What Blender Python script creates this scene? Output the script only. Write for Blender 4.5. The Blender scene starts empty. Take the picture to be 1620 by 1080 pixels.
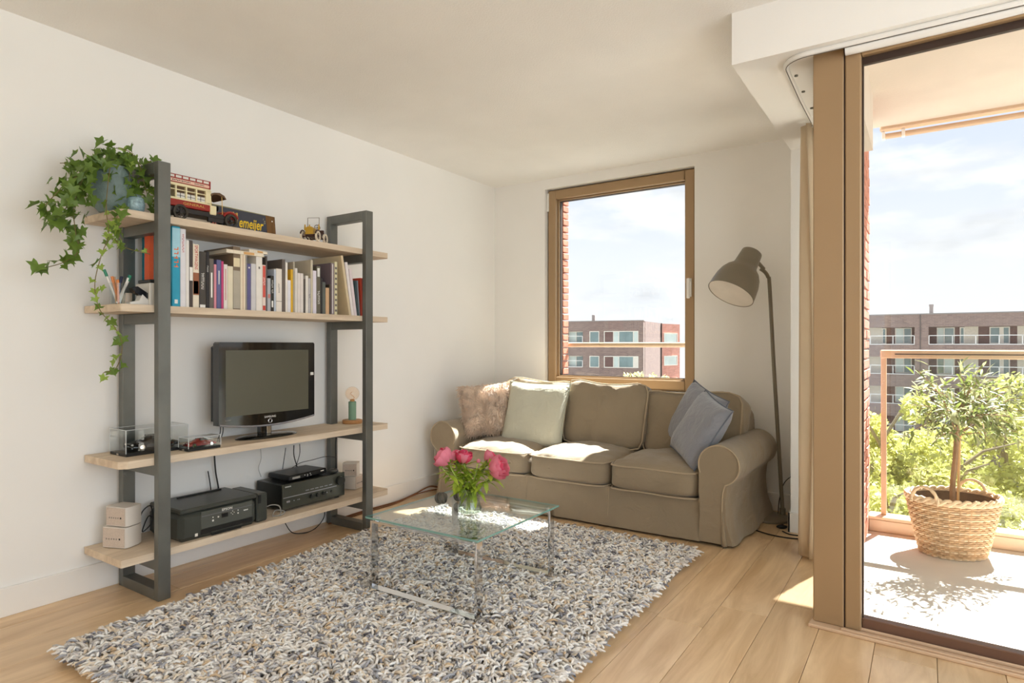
import bpy, bmesh, math, random
import numpy as np
from mathutils import Vector, Matrix, noise
random.seed(7)
sc = bpy.context.scene
col = sc.collection
R_ = math.radians
# ------------------------------------------------------------------ camera
YAW = R_(33.6); FPX = 985.0; HY = 545.0; EYE = 1.165
cd = bpy.data.cameras.new('camera'); cam = bpy.data.objects.new('camera', cd); col.objects.link(cam)
cam.location = (0, 0, EYE); cam.rotation_euler = (R_(90), 0, YAW)
cd.sensor_width = 36; cd.lens = 36*FPX/1620; cd.shift_y = (HY-540)/1620; cd.clip_start = .05; cd.clip_end = 400
sc.camera = cam
# ------------------------------------------------------------------ view
vs = sc.view_settings
vs.view_transform = 'Standard'; vs.look = 'None'; vs.gamma = 1; vs.exposure = 1.0; vs.use_curve_mapping = False
cy = sc.cycles
cy.use_denoising = True; cy.max_bounces = 14; cy.diffuse_bounces = 7; cy.glossy_bounces = 5
cy.transmission_bounces = 8; cy.transparent_max_bounces = 24; cy.caustics_reflective = False; cy.caustics_refractive = False
cy.sample_clamp_indirect = 12
# ------------------------------------------------------------------ sky
SKY = .59
w = bpy.data.worlds.new('sky'); sc.world = w; w.use_nodes = True
nt = w.node_tree; nt.nodes.clear()
N = nt.nodes.new; L = nt.links.new
tc = N('ShaderNodeTexCoord'); sep = N('ShaderNodeSeparateXYZ'); L(tc.outputs['Generated'], sep.inputs[0])
ramp = N('ShaderNodeValToRGB'); L(sep.outputs[2], ramp.inputs[0])
ramp.color_ramp.elements[0].position = 0.0; ramp.color_ramp.elements[0].color = (.95, .955, .985, 1)
e = ramp.color_ramp.elements.new(.12); e.color = (.88, .905, .975, 1)
e = ramp.color_ramp.elements.new(.26); e.color = (.72, .785, .945, 1)
ramp.color_ramp.elements[-1].position = .8; ramp.color_ramp.elements[-1].color = (.42, .60, .92, 1)
mp = N('ShaderNodeMapping'); mp.inputs['Scale'].default_value = (2.4, 2.4, 7.5); mp.inputs['Location'].default_value = (.65, .2, .1)
L(tc.outputs['Generated'], mp.inputs[0])
nz = N('ShaderNodeTexNoise'); nz.inputs['Scale'].default_value = 1.9; nz.inputs['Detail'].default_value = 9; nz.inputs['Roughness'].default_value = .58
L(mp.outputs[0], nz.inputs['Vector'])
cr = N('ShaderNodeValToRGB'); cr.color_ramp.elements[0].position = .47; cr.color_ramp.elements[1].position = .60
L(nz.outputs[0], cr.inputs[0])
nz2 = N('ShaderNodeTexNoise'); nz2.inputs['Scale'].default_value = 3.2; nz2.inputs['Detail'].default_value = 6; L(mp.outputs[0], nz2.inputs['Vector'])
cc = N('ShaderNodeValToRGB'); cc.color_ramp.elements[0].position = .35; cc.color_ramp.elements[0].color = (.80, .81, .85, 1)
cc.color_ramp.elements[1].position = .6; cc.color_ramp.elements[1].color = (1.05, 1.05, 1.05, 1); L(nz2.outputs[0], cc.inputs[0])
mx = N('ShaderNodeMix'); mx.data_type = 'RGBA'; L(cr.outputs[0], mx.inputs[0]); L(ramp.outputs[0], mx.inputs[6]); L(cc.outputs[0], mx.inputs[7])
bg = N('ShaderNodeBackground'); bg.inputs[1].default_value = SKY; L(mx.outputs[2], bg.inputs[0])
ow = N('ShaderNodeOutputWorld'); L(bg.outputs[0], ow.inputs[0])
# ------------------------------------------------------------------ sun (high, beyond the balcony, a little to the right)
SUN = Vector((.150, .561, .814))
sd = bpy.data.lights.new('sun', 'SUN'); so = bpy.data.objects.new('sun', sd); col.objects.link(so)
sd.energy = 15.5; sd.angle = R_(.6); sd.color = (1, .985, .96); so.rotation_euler = SUN.to_track_quat('Z', 'Y').to_euler(); so.location = (2, 12, 16)
# daylight adds area lamps at made-up side and rear windows, to brighten the room
def fill_light(name, loc, rot, sx, sy, w_, c):
    a = bpy.data.lights.new(name, 'AREA'); o = bpy.data.objects.new(name, a); col.objects.link(o)
    a.shape = 'RECTANGLE'; a.size = sx; a.size_y = sy; a.energy = w_; a.color = c; o.location = loc; o.rotation_euler = rot
fill_light('side_fill_light', (2.56, .3, 1.35), (R_(90), 0, R_(90)), 4.2, 2.1, 52, (.78, .90, 1))
fill_light('rear_fill_light', (-1.95, -3.16, 1.35), (R_(90), 0, R_(180)), 1.8, 2.1, 58, (.78, .90, 1))
# ------------------------------------------------------------------ helpers
def lin(c):
    o = []
    for x in c:
        x = x/255.0
        o.append(x/12.92 if x <= .04045 else ((x+.055)/1.055)**2.4)
    return o
def V3(*a): return Vector(a)
FW = Vector((-math.sin(YAW), math.cos(YAW), 0)); RT = Vector((math.cos(YAW), math.sin(YAW), 0))
def ray(u, v): return FW + RT*((u-810)/FPX) + Vector((0, 0, (HY-v)/FPX))
CAM = Vector((0, 0, EYE))
def onz(u, v, z=0): d = ray(u, v); return CAM + d*((z-EYE)/d.z)
def onx(u, v, x): d = ray(u, v); return CAM + d*(x/d.x)
def ony(u, v, y): d = ray(u, v); return CAM + d*(y/d.y)
def ond(u, v, d): return CAM + ray(u, v)*d

class MB:
    def __init__(s): s.v = []; s.f = []; s.m = []
    def add(s, vs, fs, mi=0, T=None):
        b = len(s.v)
        if T is not None: vs = [T @ Vector(p) for p in vs]
        s.v.extend([tuple(p) for p in vs]); s.f.extend([tuple(b+i for i in f) for f in fs]); s.m.extend([mi]*len(fs)); return s
    def box(s, lo, hi, b=0, mi=0, T=None):
        lo = [min(lo[i], hi[i]) for i in range(3)]; hi2 = [max(lo[i], hi[i]) for i in range(3)]; hi = hi2
        c = [(lo[i]+hi[i])/2 for i in range(3)]; h = [(hi[i]-lo[i])/2 for i in range(3)]
        b = min(b, min(h)*.49)
        if b <= 0:
            vs = [(c[0]+sx*h[0], c[1]+sy*h[1], c[2]+sz*h[2]) for sx in (-1, 1) for sy in (-1, 1) for sz in (-1, 1)]
            fs = [(0, 1, 3, 2), (4, 6, 7, 5), (0, 4, 5, 1), (2, 3, 7, 6), (0, 2, 6, 4), (1, 5, 7, 3)]
            return s.add(vs, fs, mi, T)
        vs = []; ix = {}
        S = [(x, y, z) for x in (-1, 1) for y in (-1, 1) for z in (-1, 1)]
        for q in S:
            for a in range(3):
                ix[(q, a)] = len(vs); vs.append([c[i]+q[i]*(h[i]-(0 if i == a else b)) for i in range(3)])
        fs = []
        for a in range(3):
            o = [i for i in range(3) if i != a]
            for sa in (-1, 1):
                k = []
                for (p, r) in ((-1, -1), (1, -1), (1, 1), (-1, 1)):
                    q = [0, 0, 0]; q[a] = sa; q[o[0]] = p; q[o[1]] = r; k.append(ix[(tuple(q), a)])
                fs.append(k)
        for cc_ in range(3):
            a, bb = [i for i in range(3) if i != cc_]
            for sa in (-1, 1):
                for sb in (-1, 1):
                    q = [0, 0, 0]; q[a] = sa; q[bb] = sb; q[cc_] = -1; q0 = tuple(q); q[cc_] = 1; q1 = tuple(q)
                    fs.append((ix[(q0, a)], ix[(q1, a)], ix[(q1, bb)], ix[(q0, bb)]))
        for q in S: fs.append((ix[(q, 0)], ix[(q, 1)], ix[(q, 2)]))
        return s.add(vs, fs, mi, T)
    def tube(s, pts, r, n=6, closed=False, mi=0, T=None, sq=1.0):
        pts = [Vector(p) for p in pts]; m = len(pts)
        if not hasattr(r, '__len__'): r = [r]*m
        vs = []; fs = []; up = None
        for i in range(m):
            if closed: t = pts[(i+1) % m]-pts[i-1]
            else: t = pts[min(i+1, m-1)]-pts[max(i-1, 0)]
            t = t.normalized() if t.length > 1e-9 else Vector((0, 0, 1))
            if up is None:
                up = Vector((0, 0, 1)) if abs(t.z) < .9 else Vector((1, 0, 0))
            a = up - t*up.dot(t)
            if a.length < 1e-6: a = t.orthogonal()
            a.normalize(); up = a; b = t.cross(a)
            for k in range(n):
                th = 2*math.pi*k/n; vs.append(pts[i]+(a*math.cos(th)*sq+b*math.sin(th))*r[i])
        for i in range(m if closed else m-1):
            j = (i+1) % m
            for k in range(n):
                k2 = (k+1) % n; fs.append((i*n+k, i*n+k2, j*n+k2, j*n+k))
        if not closed: fs.append(tuple(range(n))[::-1]); fs.append(tuple((m-1)*n+k for k in range(n)))
        return s.add(vs, fs, mi, T)
    def cyl(s, p0, p1, r0, r1=None, n=14, mi=0, T=None):
        return s.tube([p0, p1], [r0, r0 if r1 is None else r1], n, False, mi, T)
    def lathe(s, prof, n=24, mi=0, T=None, closed=False):
        vs = []; fs = []; m = len(prof)
        for (r, z) in prof:
            for k in range(n):
                th = 2*math.pi*k/n; vs.append((r*math.cos(th), r*math.sin(th), z))
        for i in range(m if closed else m-1):
            j = (i+1) % m
            for k in range(n):
                k2 = (k+1) % n; fs.append((i*n+k, i*n+k2, j*n+k2, j*n+k))
        if not closed:
            fs.append(tuple(range(n))[::-1]); fs.append(tuple((m-1)*n+k for k in range(n)))
        return s.add(vs, fs, mi, T)
    def prism(s, poly, axis, a, b, mi=0, T=None):
        o = [i for i in range(3) if i != axis]; n = len(poly); vs = []
        for t in (a, b):
            for p in poly:
                q = [0, 0, 0]; q[axis] = t; q[o[0]] = p[0]; q[o[1]] = p[1]; vs.append(q)
        fs = [tuple(range(n)), tuple(range(n, 2*n))[::-1]]+[(i, (i+1) % n, n+(i+1) % n, n+i) for i in range(n)]
        return s.add(vs, fs, mi, T)
    def ball(s, c, r, n=12, m=8, mi=0, T=None, f=None):
        if not hasattr(r, '__len__'): r = (r, r, r)
        vs = []; fs = []
        for i in range(m+1):
            ph = math.pi*i/m
            for k in range(n):
                th = 2*math.pi*k/n; d = Vector((math.sin(ph)*math.cos(th), math.sin(ph)*math.sin(th), math.cos(ph)))
                q = f(d) if f else 1
                vs.append((c[0]+d.x*r[0]*q, c[1]+d.y*r[1]*q, c[2]+d.z*r[2]*q))
        for i in range(m):
            for k in range(n):
                k2 = (k+1) % n; fs.append((i*n+k, (i+1)*n+k, (i+1)*n+k2, i*n+k2))
        return s.add(vs, fs, mi, T)
    def grid(s, fn, nu, nv, mi=0, T=None, wu=False):
        vs = [fn(i/nu, j/nv) for j in range(nv+1) for i in range(nu+(0 if wu else 1))]
        W = nu if wu else nu+1; fs = []
        for j in range(nv):
            for i in range(nu):
                i2 = (i+1) % W if wu else i+1
                fs.append((j*W+i, j*W+i2, (j+1)*W+i2, (j+1)*W+i))
        return s.add(vs, fs, mi, T)
    def mesh(s, name, mats=None, smooth=35, weld=0):
        me = bpy.data.meshes.new(name); me.from_pydata(s.v, [], s.f)
        if mats is not None:
            for m in (mats if isinstance(mats, (list, tuple)) else [mats]): me.materials.append(m)
        me.polygons.foreach_set('material_index', s.m)
        bm = bmesh.new(); bm.from_mesh(me)
        if weld: bmesh.ops.remove_doubles(bm, verts=bm.verts, dist=weld)
        bmesh.ops.recalc_face_normals(bm, faces=bm.faces); bm.to_mesh(me); bm.free()
        if smooth:
            me.polygons.foreach_set('use_smooth', [True]*len(me.polygons)); me.set_sharp_from_angle(angle=R_(smooth))
        me.update(); return me
    def build(s, name, mats, parent=None, smooth=35, weld=0, loc=None, rot=None):
        return put(name, s.mesh(name, mats, smooth, weld), parent, loc, rot)
def put(name, me, parent=None, loc=None, rot=None, scale=None):
    o = bpy.data.objects.new(name, me); col.objects.link(o)
    if parent is not None: o.parent = parent
    if loc is not None: o.location = loc
    if rot is not None: o.rotation_euler = rot
    if scale is not None: o.scale = scale if hasattr(scale, '__len__') else (scale,)*3
    return o
def tag(o, label, cat, group=None, kind=None):
    o['label'] = label; o['category'] = cat
    if group: o['group'] = group
    if kind: o['kind'] = kind
    return o
def thing(name, label, cat, loc=(0, 0, 0), rz=0, group=None):
    o = bpy.data.objects.new(name, None); col.objects.link(o); o.empty_display_size = .05
    o.location = loc; o.rotation_euler = (0, 0, rz); return tag(o, label, cat, group)
def struct(o): o['kind'] = 'structure'; return o
def sempty(name, loc=(0, 0, 0), rz=0):
    o = bpy.data.objects.new(name, None); col.objects.link(o); o.empty_display_size = .05; o.location = loc; o.rotation_euler = (0, 0, rz); return struct(o)
FY = Matrix(((0, 0, 1, 0), (1, 0, 0, 0), (0, 1, 0, 0), (0, 0, 0, 1)))        # text facing +X, reading along +Y
FYD = Matrix(((0, 0, 1, 0), (0, 1, 0, 0), (-1, 0, 0, 0), (0, 0, 0, 1)))      # text facing +X, reading downwards
FX = Matrix(((1, 0, 0, 0), (0, 0, -1, 0), (0, 1, 0, 0), (0, 0, 0, 1)))       # text facing -Y, reading along +X
def text(name, body, size, mat, parent, at, T=FY, sx=1.0, ext=.0004, shear=0, bold=0):
    cu = bpy.data.curves.new('lettering', 'FONT'); cu.body = body; cu.size = size; cu.extrude = ext; cu.shear = shear; cu.offset = bold
    cu.align_x = 'CENTER'; cu.align_y = 'CENTER'; cu.resolution_u = 2
    t = bpy.data.objects.new('lettering', cu); me = bpy.data.meshes.new_from_object(t)
    bpy.data.objects.remove(t); bpy.data.curves.remove(cu)
    me.transform(Matrix.Translation(Vector(at)) @ T @ Matrix.Diagonal((sx, 1, 1, 1)))
    me.materials.clear(); me.materials.append(mat); return put(name, me, parent)
def arc(c, r, a0, a1, n, ax=(Vector((1, 0, 0)), Vector((0, 0, 1)))):
    return [Vector(c)+ax[0]*(r*math.cos(R_(a0+(a1-a0)*i/n)))+ax[1]*(r*math.sin(R_(a0+(a1-a0)*i/n))) for i in range(n+1)]
def spline(pts, n=8):
    pts = [Vector(p) for p in pts]; P = [pts[0]]+pts+[pts[-1]]; out = []
    for i in range(1, len(P)-2):
        for k in range(n):
            t = k/n; a, b, c, d = P[i-1], P[i], P[i+1], P[i+2]
            out.append(.5*((2*b)+(c-a)*t+(2*a-5*b+4*c-d)*t*t+(3*b-a-3*c+d)*t**3))
    out.append(pts[-1]); return out
# ------------------------------------------------------------------ materials
def M(name, c, rough=.5, metal=0, var=.06, scale=6, bump=0, bscale=60, spec=.5, sheen=0, trans=0, stretch=(1, 1, 1), coat=0, isl=0, detail=4, crease=0, cscale=14):
    m = bpy.data.materials.new(name); m.use_nodes = True; nt = m.node_tree; p = nt.nodes['Principled BSDF']; N = nt.nodes.new; L = nt.links.new
    c = lin(c)
    p.inputs['Roughness'].default_value = rough; p.inputs['Metallic'].default_value = metal; p.inputs['Specular IOR Level'].default_value = spec
    if sheen: p.inputs['Sheen Weight'].default_value = sheen
    if coat: p.inputs['Coat Weight'].default_value = coat; p.inputs['Coat Roughness'].default_value = .03
    tc = N('ShaderNodeTexCoord'); mp = N('ShaderNodeMapping'); mp.inputs['Scale'].default_value = stretch; L(tc.outputs['Object'], mp.inputs[0])
    n = N('ShaderNodeTexNoise'); n.inputs['Scale'].default_value = scale; n.inputs['Detail'].default_value = detail; L(mp.outputs[0], n.inputs['Vector'])
    r = N('ShaderNodeValToRGB'); r.color_ramp.elements[0].position = .3; r.color_ramp.elements[1].position = .7
    r.color_ramp.elements[0].color = [x*(1-var) for x in c]+[1]; r.color_ramp.elements[1].color = [min(1, x*(1+var)) for x in c]+[1]
    L(n.outputs[0], r.inputs[0]); out = r.outputs[0]
    if isl:
        g = N('ShaderNodeNewGeometry'); h = N('ShaderNodeHueSaturation'); mr = N('ShaderNodeMapRange')
        mr.inputs[3].default_value = 1-isl; mr.inputs[4].default_value = 1+isl; L(g.outputs['Random Per Island'], mr.inputs[0]); L(mr.outputs[0], h.inputs['Value']); L(out, h.inputs['Color']); out = h.outputs[0]
    L(out, p.inputs['Base Color'])
    if bump:
        n2 = N('ShaderNodeTexNoise'); n2.inputs['Scale'].default_value = bscale; n2.inputs['Detail'].default_value = 5; L(mp.outputs[0], n2.inputs['Vector'])
        b = N('ShaderNodeBump'); b.inputs['Strength'].default_value = bump; b.inputs['Distance'].default_value = .01; L(n2.outputs[0], b.inputs['Height']); L(b.outputs[0], p.inputs['Normal'])
    if crease:
        n3 = N('ShaderNodeTexNoise'); n3.inputs['Scale'].default_value = cscale; n3.inputs['Detail'].default_value = 3; n3.inputs['Distortion'].default_value = 1.5; L(mp.outputs[0], n3.inputs['Vector'])
        b3 = N('ShaderNodeBump'); b3.inputs['Strength'].default_value = crease; b3.inputs['Distance'].default_value = .02; L(n3.outputs[0], b3.inputs['Height'])
        if bump: L(b.outputs[0], b3.inputs['Normal'])
        L(b3.outputs[0], p.inputs['Normal'])
    if trans:
        t = N('ShaderNodeBsdfTranslucent'); L(out, t.inputs[0]); ms = N('ShaderNodeMixShader'); ms.inputs[0].default_value = trans
        L(p.outputs[0], ms.inputs[1]); L(t.outputs[0], ms.inputs[2]); L(ms.outputs[0], nt.nodes['Material Output'].inputs[0])
    return m
def glass(name, tint=(1, 1, 1), ior=1.45, rough=0.0):
    m = bpy.data.materials.new(name); m.use_nodes = True; nt = m.node_tree; nt.nodes.clear(); N = nt.nodes.new; L = nt.links.new
    t = N('ShaderNodeBsdfTransparent'); t.inputs[0].default_value = (*tint, 1); g = N('ShaderNodeBsdfGlossy'); g.inputs['Roughness'].default_value = rough
    lw = N('ShaderNodeLayerWeight'); lw.inputs[0].default_value = .5; pw = N('ShaderNodeMath'); pw.operation = 'POWER'; pw.inputs[1].default_value = 5
    L(lw.outputs['Facing'], pw.inputs[0]); r0 = ((ior-1)/(ior+1))**2; f = N('ShaderNodeMath'); f.operation = 'MULTIPLY_ADD'; f.inputs[1].default_value = 1-r0; f.inputs[2].default_value = r0; L(pw.outputs[0], f.inputs[0])
    ms = N('ShaderNodeMixShader'); o = N('ShaderNodeOutputMaterial')
    L(f.outputs[0], ms.inputs[0]); L(t.outputs[0], ms.inputs[1]); L(g.outputs[0], ms.inputs[2]); L(ms.outputs[0], o.inputs[0]); return m
def wood(name, c0, c1, along=1, grain=14, knots=True, rough=.45, obj_rand=True, spec=.5, knotc=None):
    m = bpy.data.materials.new(name); m.use_nodes = True; nt = m.node_tree; p = nt.nodes['Principled BSDF']; N = nt.nodes.new; L = nt.links.new
    p.inputs['Roughness'].default_value = rough; p.inputs['Specular IOR Level'].default_value = spec
    tc = N('ShaderNodeTexCoord'); oi = N('ShaderNodeObjectInfo'); vm = N('ShaderNodeVectorMath'); vm.operation = 'MULTIPLY_ADD'
    cb = N('ShaderNodeCombineXYZ'); L(oi.outputs['Random'], cb.inputs[0]); L(oi.outputs['Random'], cb.inputs[1]); L(oi.outputs['Random'], cb.inputs[2])
    L(cb.outputs[0], vm.inputs[0]); vm.inputs[1].default_value = (37, 53, 11); L(tc.outputs['Object'], vm.inputs[2])
    st = [1, 1, 1]; st[along] = .12
    mp = N('ShaderNodeMapping'); mp.inputs['Scale'].default_value = st; L(vm.outputs[0], mp.inputs[0])
    n = N('ShaderNodeTexNoise'); n.inputs['Scale'].default_value = grain; n.inputs['Detail'].default_value = 8; n.inputs['Roughness'].default_value = .62; n.inputs['Distortion'].default_value = 1.2
    L(mp.outputs[0], n.inputs['Vector'])
    r = N('ShaderNodeValToRGB'); r.color_ramp.elements[0].position = .3; r.color_ramp.elements[1].position = .68
    r.color_ramp.elements[0].color = lin(c0)+[1]; r.color_ramp.elements[1].color = lin(c1)+[1]; L(n.outputs[0], r.inputs[0]); out = r.outputs[0]
    h = N('ShaderNodeHueSaturation'); mr = N('ShaderNodeMapRange'); mr.inputs[3].default_value = .90; mr.inputs[4].default_value = 1.08
    L(oi.outputs['Random'], mr.inputs[0]); L(mr.outputs[0], h.inputs['Value']); L(out, h.inputs['Color']); out = h.outputs[0]
    if knots:
        st2 = [1, 1, 1]; st2[along] = .55; mp2 = N('ShaderNodeMapping'); mp2.inputs['Scale'].default_value = st2; L(vm.outputs[0], mp2.inputs[0])
        v = N('ShaderNodeTexVoronoi'); v.inputs['Scale'].default_value = 3.2; L(mp2.outputs[0], v.inputs['Vector'])
        kr = N('ShaderNodeValToRGB'); kr.color_ramp.elements[0].position = .03; kr.color_ramp.elements[0].color = (1, 1, 1, 1); kr.color_ramp.elements[1].position = .11; kr.color_ramp.elements[1].color = (0, 0, 0, 1)
        L(v.outputs['Distance'], kr.inputs[0]); mx = N('ShaderNodeMix'); mx.data_type = 'RGBA'; ml = N('ShaderNodeMath'); ml.operation = 'MULTIPLY'; ml.inputs[1].default_value = .5
        L(kr.outputs[0], ml.inputs[0]); L(ml.outputs[0], mx.inputs[0]); L(out, mx.inputs[6]); mx.inputs[7].default_value = lin(knotc or [x*.55 for x in c0])+[1]; out = mx.outputs[2]
    L(out, p.inputs['Base Color'])
    b = N('ShaderNodeBump'); b.inputs['Strength'].default_value = .12; b.inputs['Distance'].default_value = .004; L(n.outputs[0], b.inputs['Height']); L(b.outputs[0], p.inputs['Normal'])
    return m
def brickmat(name, c0, c1, mortar, sx=1.0):
    m = bpy.data.materials.new(name); m.use_nodes = True; nt = m.node_tree; p = nt.nodes['Principled BSDF']; N = nt.nodes.new; L = nt.links.new
    p.inputs['Roughness'].default_value = .9
    tc = N('ShaderNodeTexCoord'); sp = N('ShaderNodeSeparateXYZ'); L(tc.outputs['Object'], sp.inputs[0]); ad_ = N('ShaderNodeMath'); ad_.operation = 'ADD'
    L(sp.outputs[0], ad_.inputs[0]); L(sp.outputs[1], ad_.inputs[1]); cb = N('ShaderNodeCombineXYZ'); L(ad_.outputs[0], cb.inputs[0]); L(sp.outputs[2], cb.inputs[1])
    b = N('ShaderNodeTexBrick'); b.inputs['Scale'].default_value = sx; b.inputs['Brick Width'].default_value = .44; b.inputs['Row Height'].default_value = .13; b.inputs['Mortar Size'].default_value = .012
    b.inputs['Color1'].default_value = lin(c0)+[1]; b.inputs['Color2'].default_value = lin(c1)+[1]; b.inputs['Mortar'].default_value = lin(mortar)+[1]
    L(cb.outputs[0], b.inputs['Vector']); n = N('ShaderNodeTexNoise'); n.inputs['Scale'].default_value = 2.2; n.inputs['Detail'].default_value = 6; L(tc.outputs['Object'], n.inputs['Vector'])
    h = N('ShaderNodeHueSaturation'); mr = N('ShaderNodeMapRange'); mr.inputs[3].default_value = .8; mr.inputs[4].default_value = 1.2; L(n.outputs[0], mr.inputs[0]); L(mr.outputs[0], h.inputs['Value']); L(b.outputs['Color'], h.inputs['Color']); L(h.outputs[0], p.inputs['Base Color'])
    return m
# ================================================================== SETTING
m_wall = M('wall_paint', (240, 238, 234), .85, var=.015, scale=2, bump=.03, bscale=180)
m_ceil = M('ceiling_stucco', (240, 238, 234), .9, var=.02, scale=3, bump=.25, bscale=120)
m_trim = M('trim_white', (238, 235, 230), .4, var=.01)
m_oak = wood('oak_laminate', (200, 164, 120), (234, 204, 164), 1, 11, True, .30, knotc=(140, 106, 72), spec=.6)
m_sub = M('subfloor', (70, 52, 36), .9)
m_bronze = M('bronze_aluminium', (164, 136, 102), .42, .25, var=.03, scale=3)
m_bronze_d = M('dark_bronze_seal', (58, 40, 30), .6)
m_glass = glass('window_glass', (.97, .985, .98))
m_brick = M('red_brick', (196, 128, 104), .9, var=.2, scale=14, bump=.5, bscale=90)
m_mortar = M('mortar', (186, 160, 144), .95, var=.08, bump=.3)
m_conc = M('balcony_concrete', (214, 206, 196), .8, var=.04, scale=5, bump=.1)
m_soffit = M('soffit_render', (214, 200, 186), .9, var=.05, scale=4, bump=.15)
m_white = M('white_plastic', (236, 234, 230), .35, var=.01)
m_beige_alu = M('beige_aluminium', (206, 176, 146), .4, .1, var=.03)
m_chrome = M('chrome', (225, 226, 228), .06, 1, var=.01)
m_black = M('black_plastic', (22, 22, 22), .4, var=.1)

# floor: oak planks on a dark subfloor
fl = struct(MB().box((-3.45, -3.3, -.10), (2.7, 4.95, -.013)).build('floor', m_sub, smooth=0))
rowx = [-.165+.2*k for k in range(-16, 14)]
for k, x0 in enumerate(rowx):
    xa, xb = max(x0+.0009, -3.293), min(x0+.1991, 2.6)
    if xb-xa < .02: continue
    ym = 4.673 if xb < -.5 else (4.187 if xb < -.3 else 2.93)
    y = -3.2 if False else -1.0 - random.Random(k).random()*1.2
    while y < ym:
        y1 = min(y+1.38, ym); ya = max(y, -1.0)
        if y1-ya > .01:
            L_ = y1-ya
            MB().box((-(xb-xa)/2, -L_/2+.0008, -.0125), ((xb-xa)/2, L_/2-.0008, 0), .0012).build('plank', m_oak, fl, 0, loc=((xa+xb)/2, (ya+y1)/2, 0))
        y += 1.38
MB().box((-3.293, -3.2, -.0125), (2.6, -1.002, 0)).build('plank_field', m_oak, fl, 0)

struct(MB().box((-3.45, -3.3, -.013), (-3.293, 4.95, 2.6)).build('wall_left', m_wall, smooth=0))
OX0, OX1, OZ0, OZ1 = -2.762, -1.452, .80, 2.515
b = MB().box((-3.293, 4.673, -.013), (OX0, 4.83, 2.6)).box((OX1, 4.673, -.013), (-.36, 4.83, 2.6)).box((OX0, 4.673, -.013), (OX1, 4.83, OZ0)).box((OX0, 4.673, OZ1), (OX1, 4.83, 2.6))
struct(b.build('wall_back', m_wall, smooth=0))
b = MB().box((-3.45, -3.3, -.013), (2.7, -3.2, .25)).box((-3.45, -3.3, 2.45), (2.7, -3.2, 2.6)).box((-3.45, -3.3, .25), (-2.9, -3.2, 2.45)).box((-1.0, -3.3, .25), (2.7, -3.2, 2.45))
struct(b.build('wall_rear', m_wall, smooth=0))
struct(MB().box((2.6, -3.2, -.013), (2.75, -1.9, 2.6)).box((2.6, 2.5, -.013), (2.75, 2.95, 2.6)).box((2.6, -1.9, -.013), (2.75, 2.5, .25)).box((2.6, -1.9, 2.45), (2.75, 2.5, 2.6)).build('wall_right', m_wall, smooth=0))
struct(MB().box((-3.45, -3.3, 2.6), (2.75, 2.95, 2.8)).box((-3.45, 2.95, 2.6), (-.34, 4.95, 2.8)).build('ceiling', m_ceil, smooth=0))
# lowered box over the curtain nook and along the sliding door
struct(MB().box((-.70, 2.775, 2.376), (2.6, 2.93, 2.6)).box((-.70, 2.93, 2.376), (-.34, 4.187, 2.6)).build('trim_1', m_wall, smooth=0))
# pier and return wall beside the balcony
struct(MB().box((-.70, 4.187, -.0), (-.352, 4.673, 2.6)).box((-.44, 4.09, 0), (-.352, 4.187, 2.376)).build('wall_pier', m_wall, smooth=0))
def base(name, pts):
    bb = MB()
    for (lo, hi) in pts: bb.box(lo, hi, .003)
    return struct(bb.build(name, m_trim, smooth=0))
base('baseboard_left', [((-3.293, -3.2, 0), (-3.278, 4.673, .125))])
base('baseboard_back', [((-3.278, 4.658, 0), (-.70, 4.673, .125))])
base('baseboard_pier', [((-.715, 4.172, 0), (-.70, 4.658, .125)), ((-.715, 4.172, 0), (-.44, 4.187, .125))])

# ---- window in the back wall
wn = sempty('window_1', ((OX0+OX1)/2, 4.72, OZ0))
W2, HH = (OX1-OX0)/2, OZ1-OZ0
def ring(bb, x0, x1, z0, z1, t, y0, y1, bev=.004):
    bb.box((x0, y0, z0), (x0+t, y1, z1), bev).box((x1-t, y0, z0), (x1, y1, z1), bev).box((x0+t, y0, z1-t), (x1-t, y1, z1), bev).box((x0+t, y0, z0), (x1-t, y1, z0+t), bev); return bb
ring(MB(), -W2+.002, W2-.002, .002, HH-.002, .035, .012, .11).build('window_frame', m_bronze, wn)
sash = ring(ring(MB(), -W2+.012, W2-.012, .012, HH-.012, .075, -.012, .05, .006), -W2+.087, W2-.087, .087, HH-.087, .012, .03, .08, .002).build('sash', m_bronze, wn)
ring(MB(), -W2+.097, W2-.097, .097, HH-.097, .006, .05, .085, 0).build('gasket', m_bronze_d, sash, 0)
MB().box((-W2+.10, .062, .10), (W2-.10, .066, HH-.10)).build('pane', m_glass, wn, 0)
hx = W2-.045
h = MB().box((hx-.013, -.022, .73), (hx+.013, -.012, .87), .004).box((hx-.010, -.06, .845), (hx+.010, -.022, .865), .004).box((hx-.012, -.066, .715), (hx+.012, -.05, .868), .006)
h.build('handle', m_white, wn)
MB().box((-W2+.004, -.022, HH-.19), (-W2+.022, -.004, HH-.03), .004).build('hinge', m_white, wn)
# outside of it: brick reveal and rail
br = struct(MB().box((-3.4, 4.835, -.2), (-2.72, 4.90, 2.8)).build('wall_outside', m_mortar, smooth=0))
bk = {L_: MB().box((-L_/2, -.05, -.025), (L_/2, .05, .025), .004).mesh('brick', m_brick, 0) for L_ in (.10, .21)}
for i in range(33):
    z = .63+.06*i
    put('brick', bk[.10 if i % 2 else .21], br, (-2.668-(.05 if i % 2 else .105)+random.uniform(-.003, .003), 4.885, z))
rl = thing('window_guard_rail', 'cream horizontal guard rail outside the window behind the sofa', 'railing', (-2.1, 4.97, 1.163))
MB().cyl((-.8, 0, 0), (.75, 0, 0), .021, n=16).build('rail', m_beige_alu, rl)
for sx in (-.78, .73): MB().cyl((sx, 0, 0), (sx, -.08, 0), .012).build('bracket', m_beige_alu, rl)

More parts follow.
